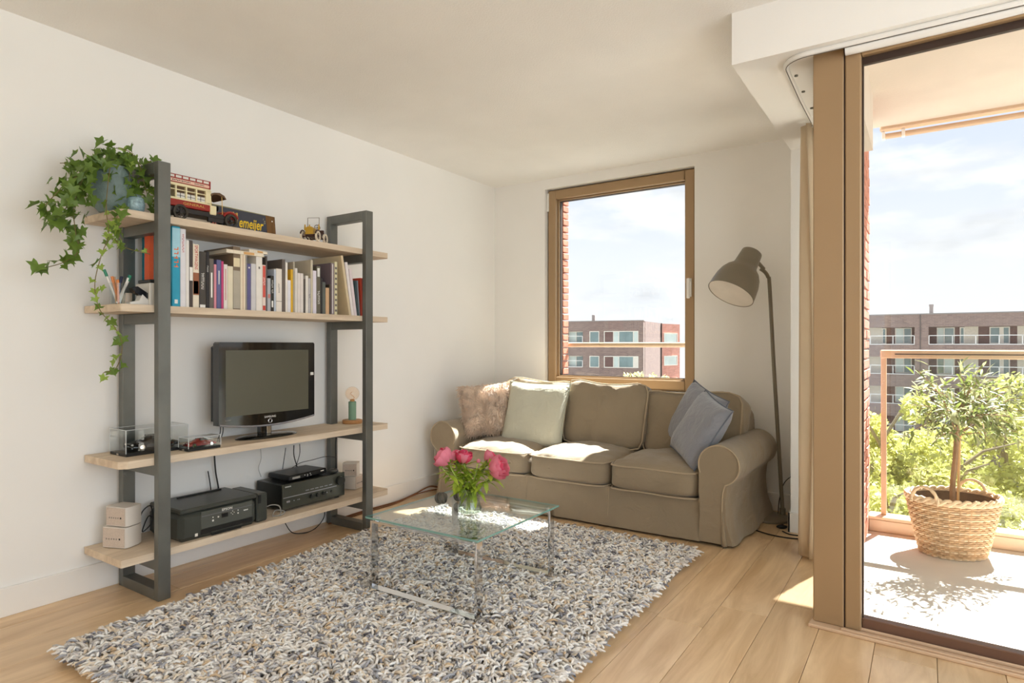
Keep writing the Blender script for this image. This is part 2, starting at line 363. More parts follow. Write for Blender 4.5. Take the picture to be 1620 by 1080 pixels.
# ---- added rear and side windows out of view, made to bring in more light
for (nm, lc, rz, hw) in (('added_rear_window', (-1.95, -3.25, .25), 0, .95), ('added_side_window', (2.68, .3, .25), R_(90), 2.2)):
    rw = sempty(nm, lc, rz)
    bb = ring(MB(), -hw, hw, 0, 2.2, .07, -.03, .03)
    for k in range(1, 4): x = -hw+hw*.5*k; bb.box((x-.03, -.03, .07), (x+.03, .03, 2.13))
    bb.build('window_frame', m_bronze, rw); MB().box((-hw+.05, -.004, .05), (hw-.05, .004, 2.15)).build('pane', m_glass, rw, 0)

# ---- sliding balcony door
dr = sempty('door_1', (-.404, 2.862, 0), R_(-3.0))
MB().box((0, -.04, 0), (2.95, .13, .014), .005).box((.12, -.03, .014), (2.95, -.012, .021), .003).box((.12, .01, .014), (2.95, .02, .026), .003).build('sill', m_beige_alu, dr)
MB().box((.012, .0, .014), (.126, .10, 2.376), .004).build('corner_post', m_bronze, dr)
MB().box((.126, .008, .014), (.131, .09, 2.376)).build('joint_seal', m_bronze_d, dr, 0)
MB().box((.131, .002, .014), (.188, .07, 2.376), .004).build('stile', m_bronze, dr)
MB().box((.188, .002, 2.325), (2.95, .07, 2.376), .004).build('head_rail', m_bronze, dr)
MB().box((.188, .03, 2.296), (2.95, .05, 2.325)).box((.188, .03, .05), (.1935, .05, 2.3)).build('seal', m_bronze_d, dr, 0)
MB().box((.188, .025, .014), (2.95, .07, .062), .003).build('bottom_rail', M('brown_rail', (112, 82, 66), .45, .2), dr)
MB().box((.19, .038, .05), (2.9, .044, 2.31)).build('pane', m_glass, dr, 0)
MB().box((2.9, .0, .014), (3.0, .10, 2.376), .004).build('end_post', m_bronze, dr)
struct(MB().box((2.55, 2.70, 0), (2.75, 2.95, 2.6)).build('wall_jamb', m_wall, smooth=0))
# side light of the nook, looking onto the balcony
sw = sempty('window_3', (-.36, 2.96, 0))
bb = MB().box((-.02, .01, .0), (.02, 1.125, .06), .003).box((-.02, .01, 2.28), (.02, 1.125, 2.376), .003).box((-.02, .01, .06), (.02, .05, 2.28), .003).box((-.02, 1.09, .06), (.02, 1.125, 2.28), .003)
bb.build('window_frame', m_bronze, sw); MB().box((-.003, .04, .05), (.003, 1.10, 2.29)).build('pane', m_glass, sw, 0)

# ---- balcony
struct(MB().box((-.345, 2.99, -.25), (3.0, 4.62, -.004)).build('balcony_floor', m_conc, smooth=0))
struct(MB().box((-.352, 2.95, 2.585), (3.2, 4.72, 2.9)).box((-.33, 2.97, 2.27), (-.25, 4.09, 2.585)).build('balcony_ceiling', m_soffit, smooth=0))
struct(MB().box((2.85, 2.95, -.1), (3.0, 4.55, 2.585)).build('balcony_wall', m_conc, smooth=0))
bw = struct(MB().box((-.352, 4.10, -.004), (-.308, 4.535, 2.585)).build('wall_brick', m_mortar, smooth=0))
bl = {L_: MB().box((-.022, -L_/2, -.025), (.022, L_/2, .025), .003).mesh('brick', m_brick, 0) for L_ in (.21, .10, .17)}
for i in range(43):
    z = .028+.06*i
    seq = [.21, .21] if i % 2 == 0 else [.10, .21, .10]
    y = 4.537
    for L_ in seq:
        put('brick', bl[L_], bw, (-.318+random.uniform(-.003, .003), y-L_/2, z)); y -= L_+.01
# kerb and balustrade
kb = struct(MB().box((-.30, 4.50, -.004), (2.85, 4.60, .075), .006).box((-.30, 4.49, .075), (2.85, 4.62, .095), .004).build('balcony_kerb', m_beige_alu))
rg = thing('balcony_railing', 'bronze balcony railing with a clear glass panel behind the potted olive tree', 'railing', (-.22, 4.575, .095))
MB().box((-.015, -.02, 0), (.015, .02, 1.0), .003).build('post', m_beige_alu, rg)
MB().box((1.5, -.02, 0), (1.53, .02, 1.0), .003).build('post', m_beige_alu, rg)
tr = MB().box((-.018, -.03, .985), (3.0, .03, 1.038), .006).build('top_rail', m_beige_alu, rg)
MB().box((.06, -.034, 1.008), (3.0, -.029, 1.014)).build('groove', m_bronze_d, tr, 0)
MB().box((.03, -.005, .02), (3.0, .005, .985)).build('glass_panel', glass('railing_glass', (.93, .95, .95)), rg, 0)
scn = thing('sun_screen_rail', 'pale pink sun screen profile along the balcony ceiling edge', 'sun screen', (-.25, 4.7205, 2.56))
MB().box((0, 0, 0), (3.2, .05, .035), .008).cyl((0.03, .04, -.03), (3.2, .04, -.03), .018).build('screen_bar', m_beige_alu, scn)
for x in (.01, .12): MB().box((x, .02, -.05), (x+.02, .06, .0), .003).build('bracket', m_white, scn)

# ================================================================== OUTSIDE
m_bA = brickmat('brown_brick', (150, 126, 116), (132, 110, 104), (160, 142, 134), 1.0)
m_bA2 = brickmat('mauve_brick', (134, 112, 104), (120, 100, 96), (142, 124, 116), 1.0)
m_bR = brickmat('pink_brick', (214, 148, 130), (198, 132, 116), (214, 168, 154), 1.0)
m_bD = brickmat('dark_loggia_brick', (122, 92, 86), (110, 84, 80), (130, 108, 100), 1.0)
m_fr = M('cream_window_frame', (232, 224, 212), .5)
m_pan = M('cream_panel', (222, 212, 196), .6)
m_pane = M('dark_window_pane', (120, 140, 140), .08, var=.25, scale=.5, spec=.9)
m_curt = M('light_window_pane', (206, 216, 210), .2, var=.1, scale=.6)
m_rail = M('white_railing', (240, 236, 232), .4)
m_roof = M('roof_edge', (150, 142, 138), .7)
GZ = -11.5
struct(MB().box((-160, 4.9, GZ-.3), (160, 220, GZ)).build('ground', M('pale_paving', (128, 128, 122), .95, var=.2, scale=.2), smooth=0))
class Facade:
    """local x along the facade, y into the building, measured between two (pixel column, depth) corners"""
    def __init__(s, name, label, u0, d0, u1, d1):
        s.P = ond(u0, HY, d0); Q = ond(u1, HY, d1); e = Q-s.P; s.len = e.length; s.e = e.normalized()
        s.root = thing(name, label, 'building', (s.P.x, s.P.y, GZ), math.atan2(s.e.y, s.e.x))
    def x(s, u):
        d = ray(u, HY); n = Vector((-s.e.y, s.e.x, 0)); t = (s.P-CAM).dot(n)/d.dot(n); return (CAM+d*t-s.P).dot(s.e)
    def z(s, v, u):
        d = ray(u, HY); n = Vector((-s.e.y, s.e.x, 0)); t = (s.P-CAM).dot(n)/d.dot(n); return EYE+(HY-v)/FPX*t-GZ
def window(root, x0, x1, z0, z1, y, mull=(), pane=None, bars=()):
    t = .09; f = ring(MB(), x0, x1, z0, z1, t, y-.06, y+.06, 0)
    for m_ in mull: f.box((m_-t/2, y-.06, z0+t), (m_+t/2, y+.06, z1-t))
    f = f.build('window', m_fr, root, 0)
    cuts = [x0+t]+list(mull)+[x1-t]
    for i in range(len(cuts)-1):
        MB().box((cuts[i], y-.01, z0+t), (cuts[i+1], y+.01, z1-t)).build('pane', (pane[i % len(pane)] if pane else m_pane), f, 0)
def railing(root, x0, x1, z0, z1, y, posts):
    r = MB().box((x0, y-.03, z1-.07), (x1, y+.03, z1)).box((x0, y-.03, z0), (x1, y+.03, z0+.07))
    for p_ in [x0, x1-.07]+list(posts): r.box((p_, y-.03, z0), (p_+.07, y+.03, z1))
    r = r.build('railing', m_rail, root, 0)
# building seen through the door
B = Facade('apartment_building', 'long brown brick apartment block with white balcony railings seen through the glass door', 1330, 66, 1760, 54.2)
zr = B.z(497.6, 1456); st = 3.0; root = B.root; XE = B.len
bl_ = [(B.x(1340), B.x(1447)), (B.x(1469), XE-1.0)]
wall = MB()
lev = []
for k in range(4):
    zt = B.z(517, 1456)-k*st; zb = B.z(545.3, 1456)-k*st; lev.append((zt, zb))
wall.box((0, 0, lev[0][0]), (XE, 7, zr))
for k in range(4):
    zt, zb = lev[k]; below = lev[k+1][0] if k < 3 else 0
    wall.box((0, 0, below), (XE, 7, zb))
    wall.box((0, 0, zb), (bl_[0][0], 7, zt)).box((bl_[0][1], 0, zb), (bl_[1][0], 7, zt)).box((bl_[1][1], 0, zb), (XE, 7, zt))
wall.build('wall', m_bA, root, 0)
MB().box((B.x(1455), -.03, 0), (B.x(1457), .0, zr)).build('expansion_joint', M('joint_grey', (104, 92, 88), .8), root, 0)
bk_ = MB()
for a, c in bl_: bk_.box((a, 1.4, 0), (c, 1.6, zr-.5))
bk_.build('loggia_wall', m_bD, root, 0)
MB().box((-.05, -.08, zr), (XE+.05, 7, zr+.12)).build('roof_edge', m_roof, root, 0)
MB().box((B.x(1470), 2, zr), (B.x(1476.5), 2.45, zr+1.05), .02).box((B.x(1469.4), 1.97, zr+.9), (B.x(1477), 2.5, zr+1.1)).build('chimney', m_roof, root, 0)
for k in range(4):
    zt, zb = lev[k]
    def wv(u0, u1, mull=(), pane=None): window(root, B.x(u0), B.x(u1), zb+.1, zt-.05, 1.36, [B.x(m_) for m_ in mull], pane)
    wv(1394, 1401, (), [m_pane]); wv(1415, 1442, (1429,), [m_curt, m_pane]); wv(1482, 1511, (1494,), [m_pane, m_curt] if k else [m_curt, m_pane])
    wv(1519, 1527); wv(1567, 1600, (1584, 1589), [m_pane, m_fr, m_pane]); wv(1640, 1672, (1655,), [m_curt, m_pane]); wv(1690, 1720, (1704,))
    for a, c in ((1360, 1394), (1527, 1549), (1612, 1632)): MB().box((B.x(a), 1.33, zb), (B.x(c), 1.4, zt)).build('panel', m_pan, root, 0)
    h = .95
    railing(root, bl_[0][0], bl_[0][1], zb+.02, zb+h, .04, [B.x(u) for u in (1376, 1412)])
    railing(root, bl_[1][0], bl_[1][1], zb+.02, zb+h, .04, [B.x(u) for u in (1506, 1543, 1580, 1617, 1654, 1691)])
# building seen through the window
A = Facade('apartment_building', 'brown brick corner block with a roof pipe seen through the window behind the sofa', 800, 80, 1018, 73.5)
root = A.root; zr = A.z(507.4, 1018); XE = A.len; bands = []
for k in range(3): bands.append((A.z(523.5, 975)-k*3.0, A.z(542, 975)-k*3.0))
ops = [(A.x(898), A.x(922)), (A.x(932.5), A.x(948)), (A.x(955.5), A.x(1010))]
wall = MB().box((0, 0, bands[0][0]), (XE, .72, zr))
for k in range(3):
    zt, zb = bands[k]; wall.box((0, 0, bands[k+1][0] if k < 2 else 0), (XE, .72, zb)); xs = 0
    for a, c in ops: wall.box((xs, 0, zb), (a, .72, zt)); xs = c
    wall.box((xs, 0, zb), (XE, .72, zt))
wall.box((0, .6, 0), (XE, .72, zr-.5))
wall.build('wall', m_bA, root, 0)
MB().box((-.05, -.06, zr), (XE+.05, .72, zr+.1)).build('roof_edge', m_roof, root, 0)
MB().box((A.x(932.3), 1.2, zr), (A.x(937), 1.6, zr+.9), .05).build('chimney', m_roof, root, 0)
for k in range(3):
    zt, zb = bands[k]
    window(root, ops[0][0], ops[0][1], zb, zt, .5, [A.x(910)], [m_curt, m_pane]); window(root, ops[1][0], ops[1][1], zb, zt, .05)
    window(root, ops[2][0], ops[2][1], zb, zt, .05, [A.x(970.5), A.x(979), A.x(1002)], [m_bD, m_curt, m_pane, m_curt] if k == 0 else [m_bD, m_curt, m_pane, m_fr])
    railing(root, ops[0][0], ops[0][1], zb, zb+.85, -.02, [])
A2 = Facade('apartment_building', 'narrow pink and mauve brick wing of the corner block seen at the window right edge', 1018, 73.6, 1046, 81.5)
A2.root['category'] = 'building'
root = A2.root
MB().box((.75, .02, 0), (A2.len, .25, zr)).build('wall', m_bA2, root, 0)
MB().box((A2.len-.12, -.12, 0), (A2.len+.02, .0, zr)).build('drain_pipe', m_bronze_d, root, 0)
e2 = A2.e; P3 = ond(1046, HY, 81.5); Q3 = ond(1075.5, HY, 84.5); e3 = Q3-P3; l3 = e3.length
rel = Matrix.Rotation(-math.atan2(e2.y, e2.x), 4, 'Z') @ Matrix.Translation(P3-A2.P) 
o3 = Matrix.Rotation(-math.atan2(e2.y, e2.x), 4, 'Z')
T3 = Matrix.Translation(o3 @ (P3-A2.P)-Vector((0, 0, 0))) @ Matrix.Rotation(math.atan2(e3.y, e3.x)-math.atan2(e2.y, e2.x), 4, 'Z')
T3.translation.z = 0
MB().box((0, 0, 0), (l3, .25, zr-.05), T=T3).build('wing_wall', m_bR, root, 0)
for k in range(3):
    zt, zb = bands[k]
    f = ring(MB(), l3*.13, l3*.85, zb, zt-.1, .1, -.08, .06, 0)
    f.v = [tuple(T3 @ Vector(p)) for p in f.v]; f = f.build('window', m_fr, root, 0)
    MB().box((l3*.17, -.03, zb+.1), (l3*.81, .03, zt-.2), T=T3).build('pane', m_curt, f, 0)
# trees between the blocks
m_leafy = M('tree_leaf', (196, 194, 112), .6, var=.2, scale=.8, trans=.42, isl=.3)
m_leafp = M('pale_tree_leaf', (226, 222, 160), .6, var=.15, scale=.8, trans=.45, isl=.25)
m_bark = M('bark', (140, 122, 98), .9, var=.2, bump=.5)
def tree(label, u, vtop, vbot, d, rx, n, size, mat, seed):
    rnd = random.Random(seed); top = ond(u, vtop, d).z; bot = ond(u, vbot, d).z; p = ond(u, HY, d)
    t = thing('broadleaf_tree', label, 'tree', (p.x, p.y, GZ), group='trees between the blocks')
    cz = (top+bot)/2-GZ; rz = (top-bot)/2; tk = MB().tube([(0, 0, 0), (.1, .05, cz*.5), (0, 0, cz+rz*.4)], [.22, .16, .05], 8)
    for k in range(4):
        a = rnd.random()*6.28; z0 = cz-rz*.6+rnd.random()*rz; tk.tube([(0, 0, z0), (math.cos(a)*rx*.4, math.sin(a)*rx*.4, z0+rz*.35), (math.cos(a)*rx*.8, math.sin(a)*rx*.8, z0+rz*.5)], [.07, .045, .015], 5)
    tk.build('trunk', m_bark, t)
    blobs = []
    for k in range(26):
        while True:
            q = Vector((rnd.uniform(-1, 1), rnd.uniform(-1, 1), rnd.uniform(-1, 1)))
            if q.length < 1: break
        blobs.append((Vector((q.x*rx*.85, q.y*rx*.85, cz+q.z*rz*.85)), rnd.uniform(.2, .36)*rx))
    P = np.zeros((n*4, 3)); 
    for i in range(n):
        c, r = blobs[rnd.randrange(len(blobs))]
        d_ = Vector((rnd.gauss(0, 1), rnd.gauss(0, 1), rnd.gauss(0, 1))).normalized(); o = c+d_*r*rnd.uniform(.6, 1.05)
        nn = Vector((rnd.gauss(0, 1), rnd.gauss(0, 1), rnd.gauss(0, 1)+.6)).normalized(); a = nn.orthogonal().normalized(); a = Matrix.Rotation(rnd.random()*6.28, 3, nn) @ a; bq = nn.cross(a); s_ = size*rnd.uniform(.6, 1.3)
        for k, (x, y) in enumerate(((-1, 0), (0, -.55), (1, 0), (0, .55))): P[i*4+k] = o+a*(x*s_)+bq*(y*s_)
    me = bpy.data.meshes.new('foliage'); me.from_pydata(P.tolist(), [], [(4*i, 4*i+1, 4*i+2, 4*i+3) for i in range(n)]); me.materials.append(mat)
    f = put('foliage', me, t); f['kind'] = 'stuff'
tree('bright green leafy tree just right of the brick balcony wall', 1395, 588, 880, 22, 2.3, 7500, .11, m_leafy, 1)
tree('broad yellow-green tree behind the wicker basket', 1500, 668, 930, 19, 2.2, 7500, .10, m_leafy, 2)
tree('yellow-green tree behind the crown of the potted olive', 1590, 590, 860, 24, 2.9, 9000, .12, m_leafy, 3)
tree('low yellow-green tree at the right edge of the balcony view', 1810, 640, 960, 14, 1.5, 4000, .10, m_leafy, 4)
tree('low leafy tree at the foot of the brick balcony wall', 1405, 745, 960, 15, 1.5, 3800, .09, m_leafy, 5)
tree('slim pale tree top in the window, left of its neighbour', 1000, 582, 640, 45, 1.0, 900, .11, m_leafp, 6)
tree('round pale tree top in the window below the pink wing', 1040, 588, 650, 46, 1.6, 1300, .11, m_leafp, 8)
# ================================================================== SHELVING UNIT
m_steel = M('raw_steel', (112, 113, 108), .42, .55, var=.12, scale=7, bump=.02)
m_board = wood('reclaimed_wood', (196, 174, 148), (228, 210, 186), 1, 12, True, .7, knotc=(140, 108, 78))
m_end = wood('board_end_grain', (206, 156, 96), (226, 184, 130), 2, 30, False, .8)
SX0, SX1, SY0, SY1 = -3.284, -2.932, 1.322, 2.962
SZ = [.218, .648, 1.345, 1.763]; TH = .033
un = thing('shelving_unit', 'wood and black steel shelving unit standing against the left wall', 'shelf', ((SX0+SX1)/2, (SY0+SY1)/2, 0))
oc = un.location.copy()
def rel(p): return (p[0]-oc.x, p[1]-oc.y, p[2]-oc.z)
for ya, yb in ((1.461, 1.518), (2.72, 2.777)):
    for xa, xb in ((-2.930, -2.894), (-3.262, -3.222)):
        MB().box(rel((xa, ya, 0)), rel((xb, yb, 2.0)), .002).build('post', m_steel, un, 0)
    for nm, za, zb in (('top_bar', 1.945, 2.0), ('base_bar', 0, .05)):
        MB().box(rel((-3.222, ya, za)), rel((-2.930, yb, zb)), .002).build(nm, m_steel, un, 0)
    for z in SZ: MB().box(rel((-3.222, ya+.003, z-TH-.05)), rel((-2.930, yb-.003, z-TH-.001)), .002).build('cross_bar', m_steel, un, 0)
for k, z in enumerate(SZ):
    n0, n1 = -3.264, -3.220; a = rel((SX0, SY0, 0)); c = rel((SX1, SY1, 0)); nx = n1-oc.x
    y1, y2, y3, y4 = 1.459-oc.y, 1.520-oc.y, 2.718-oc.y, 2.779-oc.y
    ch = .03 if k in (1, 3) else .004
    poly = [(a[0], a[1]), (c[0]-ch, a[1]), (c[0], a[1]+ch), (c[0], c[1]-.02), (c[0]-.02, c[1]), (a[0], c[1]), (a[0], y4), (nx, y4), (nx, y3), (a[0], y3), (a[0], y2), (nx, y2), (nx, y1), (a[0], y1)]
    MB().prism(poly, 2, z-TH, z).build('shelf_board', m_board, un, 0)
# ---- books on the second shelf
m_page = M('book_pages', (232, 222, 202), .9, var=.08, scale=3, stretch=(1, 60, 1))
_bm = {}
def cm(c, rough=.45):
    k = tuple(c)
    if k not in _bm: _bm[k] = M('cover_%d_%d_%d' % k, c, rough, var=.05, scale=20)
    return _bm[k]
white_t = M('print_white', (238, 236, 230), .5); black_t = M('print_black', (30, 28, 28), .5); red_t = M('print_red', (196, 60, 44), .5); orange_t = M('print_orange', (240, 120, 50), .5); yel_t = M('print_yellow', (240, 200, 40), .5)
def book(label, uL, uR, vT, c, xs=-2.962, tilt=0, dep=None, deco=(), soft=False, z0=SZ[2], zoff=0):
    a = onx(uL, 490, xs).y; b_ = onx(uR, 490, xs).y; h = onx((uL+uR)/2, vT, xs).z-z0
    if tilt: h = h/math.cos(R_(tilt))
    wd = max(b_-a-.0006, .004); D = min(dep or h*.74, 3.288+xs)
    o = thing('book', label, 'book', (xs, (a+b_)/2, z0+zoff), 0, 'books on the second shelf')
    o.rotation_euler = (R_(tilt), 0, 0)
    t = min(.0025, wd*.2); cv = MB()
    cv.box((-D, -wd/2, 0), (0, -wd/2+t, h), .0006).box((-D, wd/2-t, 0), (0, wd/2, h), .0006).box((-t*1.2, -wd/2+t, 0), (0, wd/2-t, h), .0006)
    cv.build('cover', cm(c), o, 0)
    MB().box((-D+.004, -wd/2+t, .003), (-t*1.2, wd/2-t, h-.003)).build('pages', m_page, o, 0)
    for dd in deco:
        if dd[0] == 'band':      # (band, z0, z1, material, y shrink)
            MB().box((0, -wd/2*dd[4], dd[1]*h), (.0007, wd/2*dd[4], dd[2]*h)).build('spine_label', dd[3], o, 0)
        elif dd[1] != 'SPORTWAGENS':   # print too small to read: a run of letter-like strokes
            sz = min(dd[3], wd*.95); pit = sz*.62*(dd[5] if len(dd) > 5 else 1); n_ = len(dd[1]); tm = MB(); rr = random.Random(n_*7+int(uL))
            for q in range(n_):
                zc = h*dd[2]+(n_/2-q-.5)*pit; hw = sz*.34
                if dd[1][q] == ' ': continue
                tm.box((0, -hw, zc-pit*.36), (.0011, hw, zc-pit*.14)); yk = rr.choice((-hw, 0, hw-sz*.14)); tm.box((0, yk, zc-pit*.14), (.0011, yk+sz*.14, zc+pit*.3))
            tm.build('title', dd[4], o, 0)
        else: text('title', dd[1], min(dd[3], wd*.95), dd[4], o, (.0012, 0, h*dd[2]), FYD, sx=dd[5] if len(dd) > 5 else 1)
    return o
blk = (48, 44, 40); gry = (112, 106, 100); wht = (232, 228, 224); crm = (226, 214, 192)
book('thick cyan book with orange lettering next to the left front post', 272.3, 285, 358, (40, 158, 188), deco=[('band', .62, .98, cm((168, 214, 228)), 1), ('t', 'ABCDE', .62, .03, orange_t, 1.1), ('band', .04, .09, white_t, .4)])
book('tall white book right beside the cyan one', 285.3, 294, 362, (226, 224, 228), deco=[('t', 'ARCHITECTUUR', .82, .012, red_t, 1)])
book('thin pale white book, third from the left post', 294.2, 299.4, 380, (232, 228, 222))
book('thin dark brown book with a white label on its spine', 299.6, 305, 380, (72, 62, 58), deco=[('band', .4, .6, white_t, .9)])
book('cream book about sports cars with red title and orange picture', 305.2, 315, 386, (230, 220, 200), deco=[('t', 'SPORTWAGENS', .79, .022, red_t, .75), ('band', .2, .55, cm((150, 92, 60)), .95), ('band', .22, .42, orange_t, .8)])
book('thick charcoal book with white title, right of the sports car book', 315.3, 326, 398, (66, 60, 54), deco=[('t', 'PHOTOGRAPHY', .48, .02, white_t, .6), ('band', .01, .06, white_t, .8)])
book('thin black book right of the charcoal book', 326.3, 331, 398, (36, 32, 34), deco=[('t', 'DESIGN', .7, .009, white_t)])
book('grey-brown book with a long white title', 331.3, 338.3, 409, (104, 96, 90), deco=[('band', .22, .72, white_t, .35)])
book('slim pink book between dark grey and slate blue', 338.5, 342.6, 418, (214, 142, 156))
book('slate blue book beside the pink one', 342.8, 350, 411, (98, 98, 142), deco=[('band', .5, .78, white_t, .2)])
book('thin magenta book with wavy spine', 350.2, 353.8, 413, (196, 68, 120))
book('white paperback with fine coloured lines beside the magenta book', 354, 360, 418, (228, 220, 214), deco=[('band', .2, .9, cm((206, 160, 150)), .3)])
book('cream paperback with grey marks left of the marbled volume', 360.2, 368.8, 421, (226, 216, 190))
book('tall thick marbled brown volume with a cream spine label', 369, 380, 390, (124, 106, 86), dep=.27, deco=[('band', .02, .62, cm((176, 168, 152)), .98), ('band', .68, .82, cm((226, 212, 176)), .9)])
book('cream book with striped page block right of the marbled volume', 380.3, 388.6, 399, (228, 214, 190), deco=[('band', .0, .98, cm((206, 178, 152)), .15)])
book('very thin grey booklet', 388.8, 391, 402, (150, 146, 142))
book('violet-blue book in the middle of the row', 391.2, 397, 417, (96, 92, 138), deco=[('band', .9, .93, white_t, .4)])
book('light grey folder beside the violet-blue book', 397.2, 405, 417, (206, 204, 206))
book('thick white binder with a small dark dot', 405.3, 415, 402, (234, 228, 220), dep=.26, deco=[('band', .74, .78, cm(gry), .25)])
book('white book with a red spine label', 415.2, 420.5, 419, (232, 214, 204), deco=[('band', .3, .98, cm((206, 84, 72)), .8), ('t', 'DUTCH', .65, .014, white_t), ('band', .02, .12, red_t, .8)])
book('thin dark grey book behind the red labelled one', 420.7, 423, 405, (92, 86, 84), xs=-2.975)
book('small book with a grey-blue photo spine', 423.2, 428.3, 440, (176, 178, 184), deco=[('band', .4, .52, cm((206, 130, 120)), .7)])
book('black paperback with white lettering', 428.5, 433.4, 436, blk, deco=[('t', 'STREET ART', .7, .013, white_t, .9), ('band', .12, .3, white_t, .5)])
book('thin pale blue book left of the thick white one', 433.6, 436.6, 426, (196, 204, 216))
book('thick white book with a grey vertical title', 436.8, 446, 425, (232, 224, 214), deco=[('t', 'GRAPHIC', .55, .012, cm(gry)), ('band', .24, .25, cm(gry), 1)])
book('tall dark taupe book rising above its neighbours', 446.3, 451.4, 410, (104, 94, 88), dep=.27)
book('tall thin white book right of the taupe one', 451.6, 455, 415, (236, 230, 222))
book('short white booklet in front of the yellow book', 455.2, 460, 443, (228, 226, 232))
book('yellow book with dark dots at the top', 460.2, 463.6, 426, (224, 178, 48), dep=.2)
book('tall khaki folder right of the yellow book', 463.8, 466.4, 414, (176, 168, 150), dep=.27)
book('off-white book right of the khaki folder', 466.6, 470.6, 424, (222, 216, 208))
book('thick stack-like white catalogue with layered pages', 470.8, 480, 432, (228, 220, 214), deco=[('band', 0, 1, cm((206, 196, 190)), .1)])
book('thin dark brown paperback right of the white catalogue', 480.2, 483.3, 441, (92, 84, 78))
book('narrow white paperback between two dark ones', 483.5, 487.8, 436, (230, 224, 216))
book('grey book with a small dark vertical title', 488, 491.4, 440, (188, 184, 186), deco=[('t', 'FILM', .5, .01, black_t)])
book('very tall khaki and white book near the row centre', 491.6, 495, 411, (204, 194, 172), dep=.28)
book('white-lilac book beside the very tall khaki one', 495.2, 500.6, 428, (222, 216, 228))
book('grey-olive book with graffiti style white lettering', 500.8, 507, 421, (104, 98, 84), deco=[('t', 'GRAFFITI', .35, .02, white_t, .8), ('band', .78, .96, white_t, .6)])
book('thin black book right of the graffiti book', 507.2, 510, 440, (44, 42, 40))
book('dark grey-green paperback left of the tan book', 510.2, 515, 446, (94, 98, 92))
book('short tan book near the magazines', 515.3, 520.8, 455, (206, 168, 130))
book('dark brown booklet right of the tan book', 521, 523.4, 450, (76, 64, 50))
book('bundle of thin mauve magazines', 523.6, 529, 416, (126, 110, 116), deco=[('band', .02, .98, white_t, .2)])
book('cream notebook with a dotted spiral spine', 529.2, 533.6, 414, (214, 206, 168), deco=[('band', .06+.1*k, .1+.1*k, cm(gry), .7) for k in range(9)])
book('tall cream board leaning left at the right end', 552.5, 556, 406, (216, 198, 164), tilt=10.5, dep=.27)
book('white book leaning beside the cream board', 556.4, 560.4, 416, (236, 228, 226), tilt=9.5, dep=.2)
book('leaning white book with a red front cover', 560.8, 565, 426, (228, 214, 216), tilt=9, dep=.2)
book('leaning dark teal paperback near the right post', 565.3, 567.6, 444, (60, 76, 78), tilt=6.5, dep=.16)
book('leaning grey-blue paperback beside the red book', 567.9, 570, 444, (128, 136, 142), tilt=5, dep=.16)
book('bright red book with orange lettering beside the right front post', 570.4, 579.4, 440, (208, 72, 46), deco=[('t', 'NEDERLAND', .6, .02, orange_t, .8)])
book('tall orange book left of the left front post', 236, 243.5, 372, (222, 88, 34), xs=-3.06, dep=.045)
# books lying on top of the row
for (lb, y0, y1, z0, z1, xa, xb, rz, c) in (('large cream book lying flat on top of the upright books', 1.835, 2.05, 1.6335, 1.652, -3.17, -2.955, -2, (232, 220, 200)), ('smaller white book lying on the large flat cream book', 1.955, 2.075, 1.6525, 1.668, -3.12, -2.965, 4, (236, 226, 214))):
    o = thing('book', lb, 'book', ((xa+xb)/2, (y0+y1)/2, z0), R_(rz), 'books on the second shelf'); hx, hy, hz = (xb-xa)/2, (y1-y0)/2, z1-z0
    MB().box((-hx, -hy, 0), (hx, hy, .002), .0005).box((-hx, -hy, hz-.002), (hx, hy, hz), .0005).box((-hx, -hy, .002), (-hx+.002, hy, hz-.002)).build('cover', cm(c), o, 0)
    MB().box((-hx+.002, -hy+.003, .002), (hx-.003, hy-.003, hz-.002)).build('pages', m_page, o, 0)
    MB().box((hx-.0035, -hy*.1, .003), (hx-.002, hy*.45, hz-.003)).build('sticker', cm((212, 164, 104)), o, 0)
ps = MB().box((-.002, -.14, 0), (.002, .14, .26), .0005, T=Matrix.Rotation(R_(4), 4, 'Y')).build('paper_sheet', cm((226, 220, 208)), loc=(-3.255, 2.63, SZ[2]))
tag(ps, 'blank cream sheet standing behind the leaning books', 'paper')
# ---- desk clutter at the left end of the second shelf
z2 = SZ[2]
m_clear = glass('clear_plastic', (.93, .95, .95), 1.4)
m_wt = M('white_gloss', (226, 222, 214), .25); m_green = M('pen_green', (36, 128, 96), .4); m_orgw = M('pencil_orange', (214, 128, 62), .5); m_navy = M('navy_plastic', (30, 36, 66), .4)
pc = thing('pen_cup', 'clear cup crammed with pens at the left end of the second shelf', 'pen cup', (-3.02, 1.318+.03, z2))
MB().lathe([(.027, .001), (.034, .095), (.032, .095), (.025, .004)], 18).build('cup', m_clear, pc)
pens = [((-.01, .01), (-.02, -.05), .15, m_green, .006), ((0, .012), (.0, -.03), .12, m_orgw, .0055), ((.012, .0), (.02, -.012), .105, m_orgw, .0055), ((.008, -.008), (0, .055), .13, m_green, .0065), ((-.012, -.004), (-.02, .03), .125, m_navy, .006), ((-.006, .012), (.0, .045), .12, m_black, .0045), ((.004, .014), (.012, .03), .118, m_wt, .004), ((0, -.012), (-.005, -.005), .12, M('pen_tan', (190, 150, 110), .5), .004)]
PL = ['green marker leaning furthest left out of the pen cup', 'left orange pencil in the clear pen cup', 'right orange pencil in the clear pen cup', 'green marker leaning right out of the pen cup', 'navy blue pen in the clear cup', 'black pen leaning right in the clear cup', 'white pen leaning right in the clear cup', 'tan pencil standing upright in the clear cup']
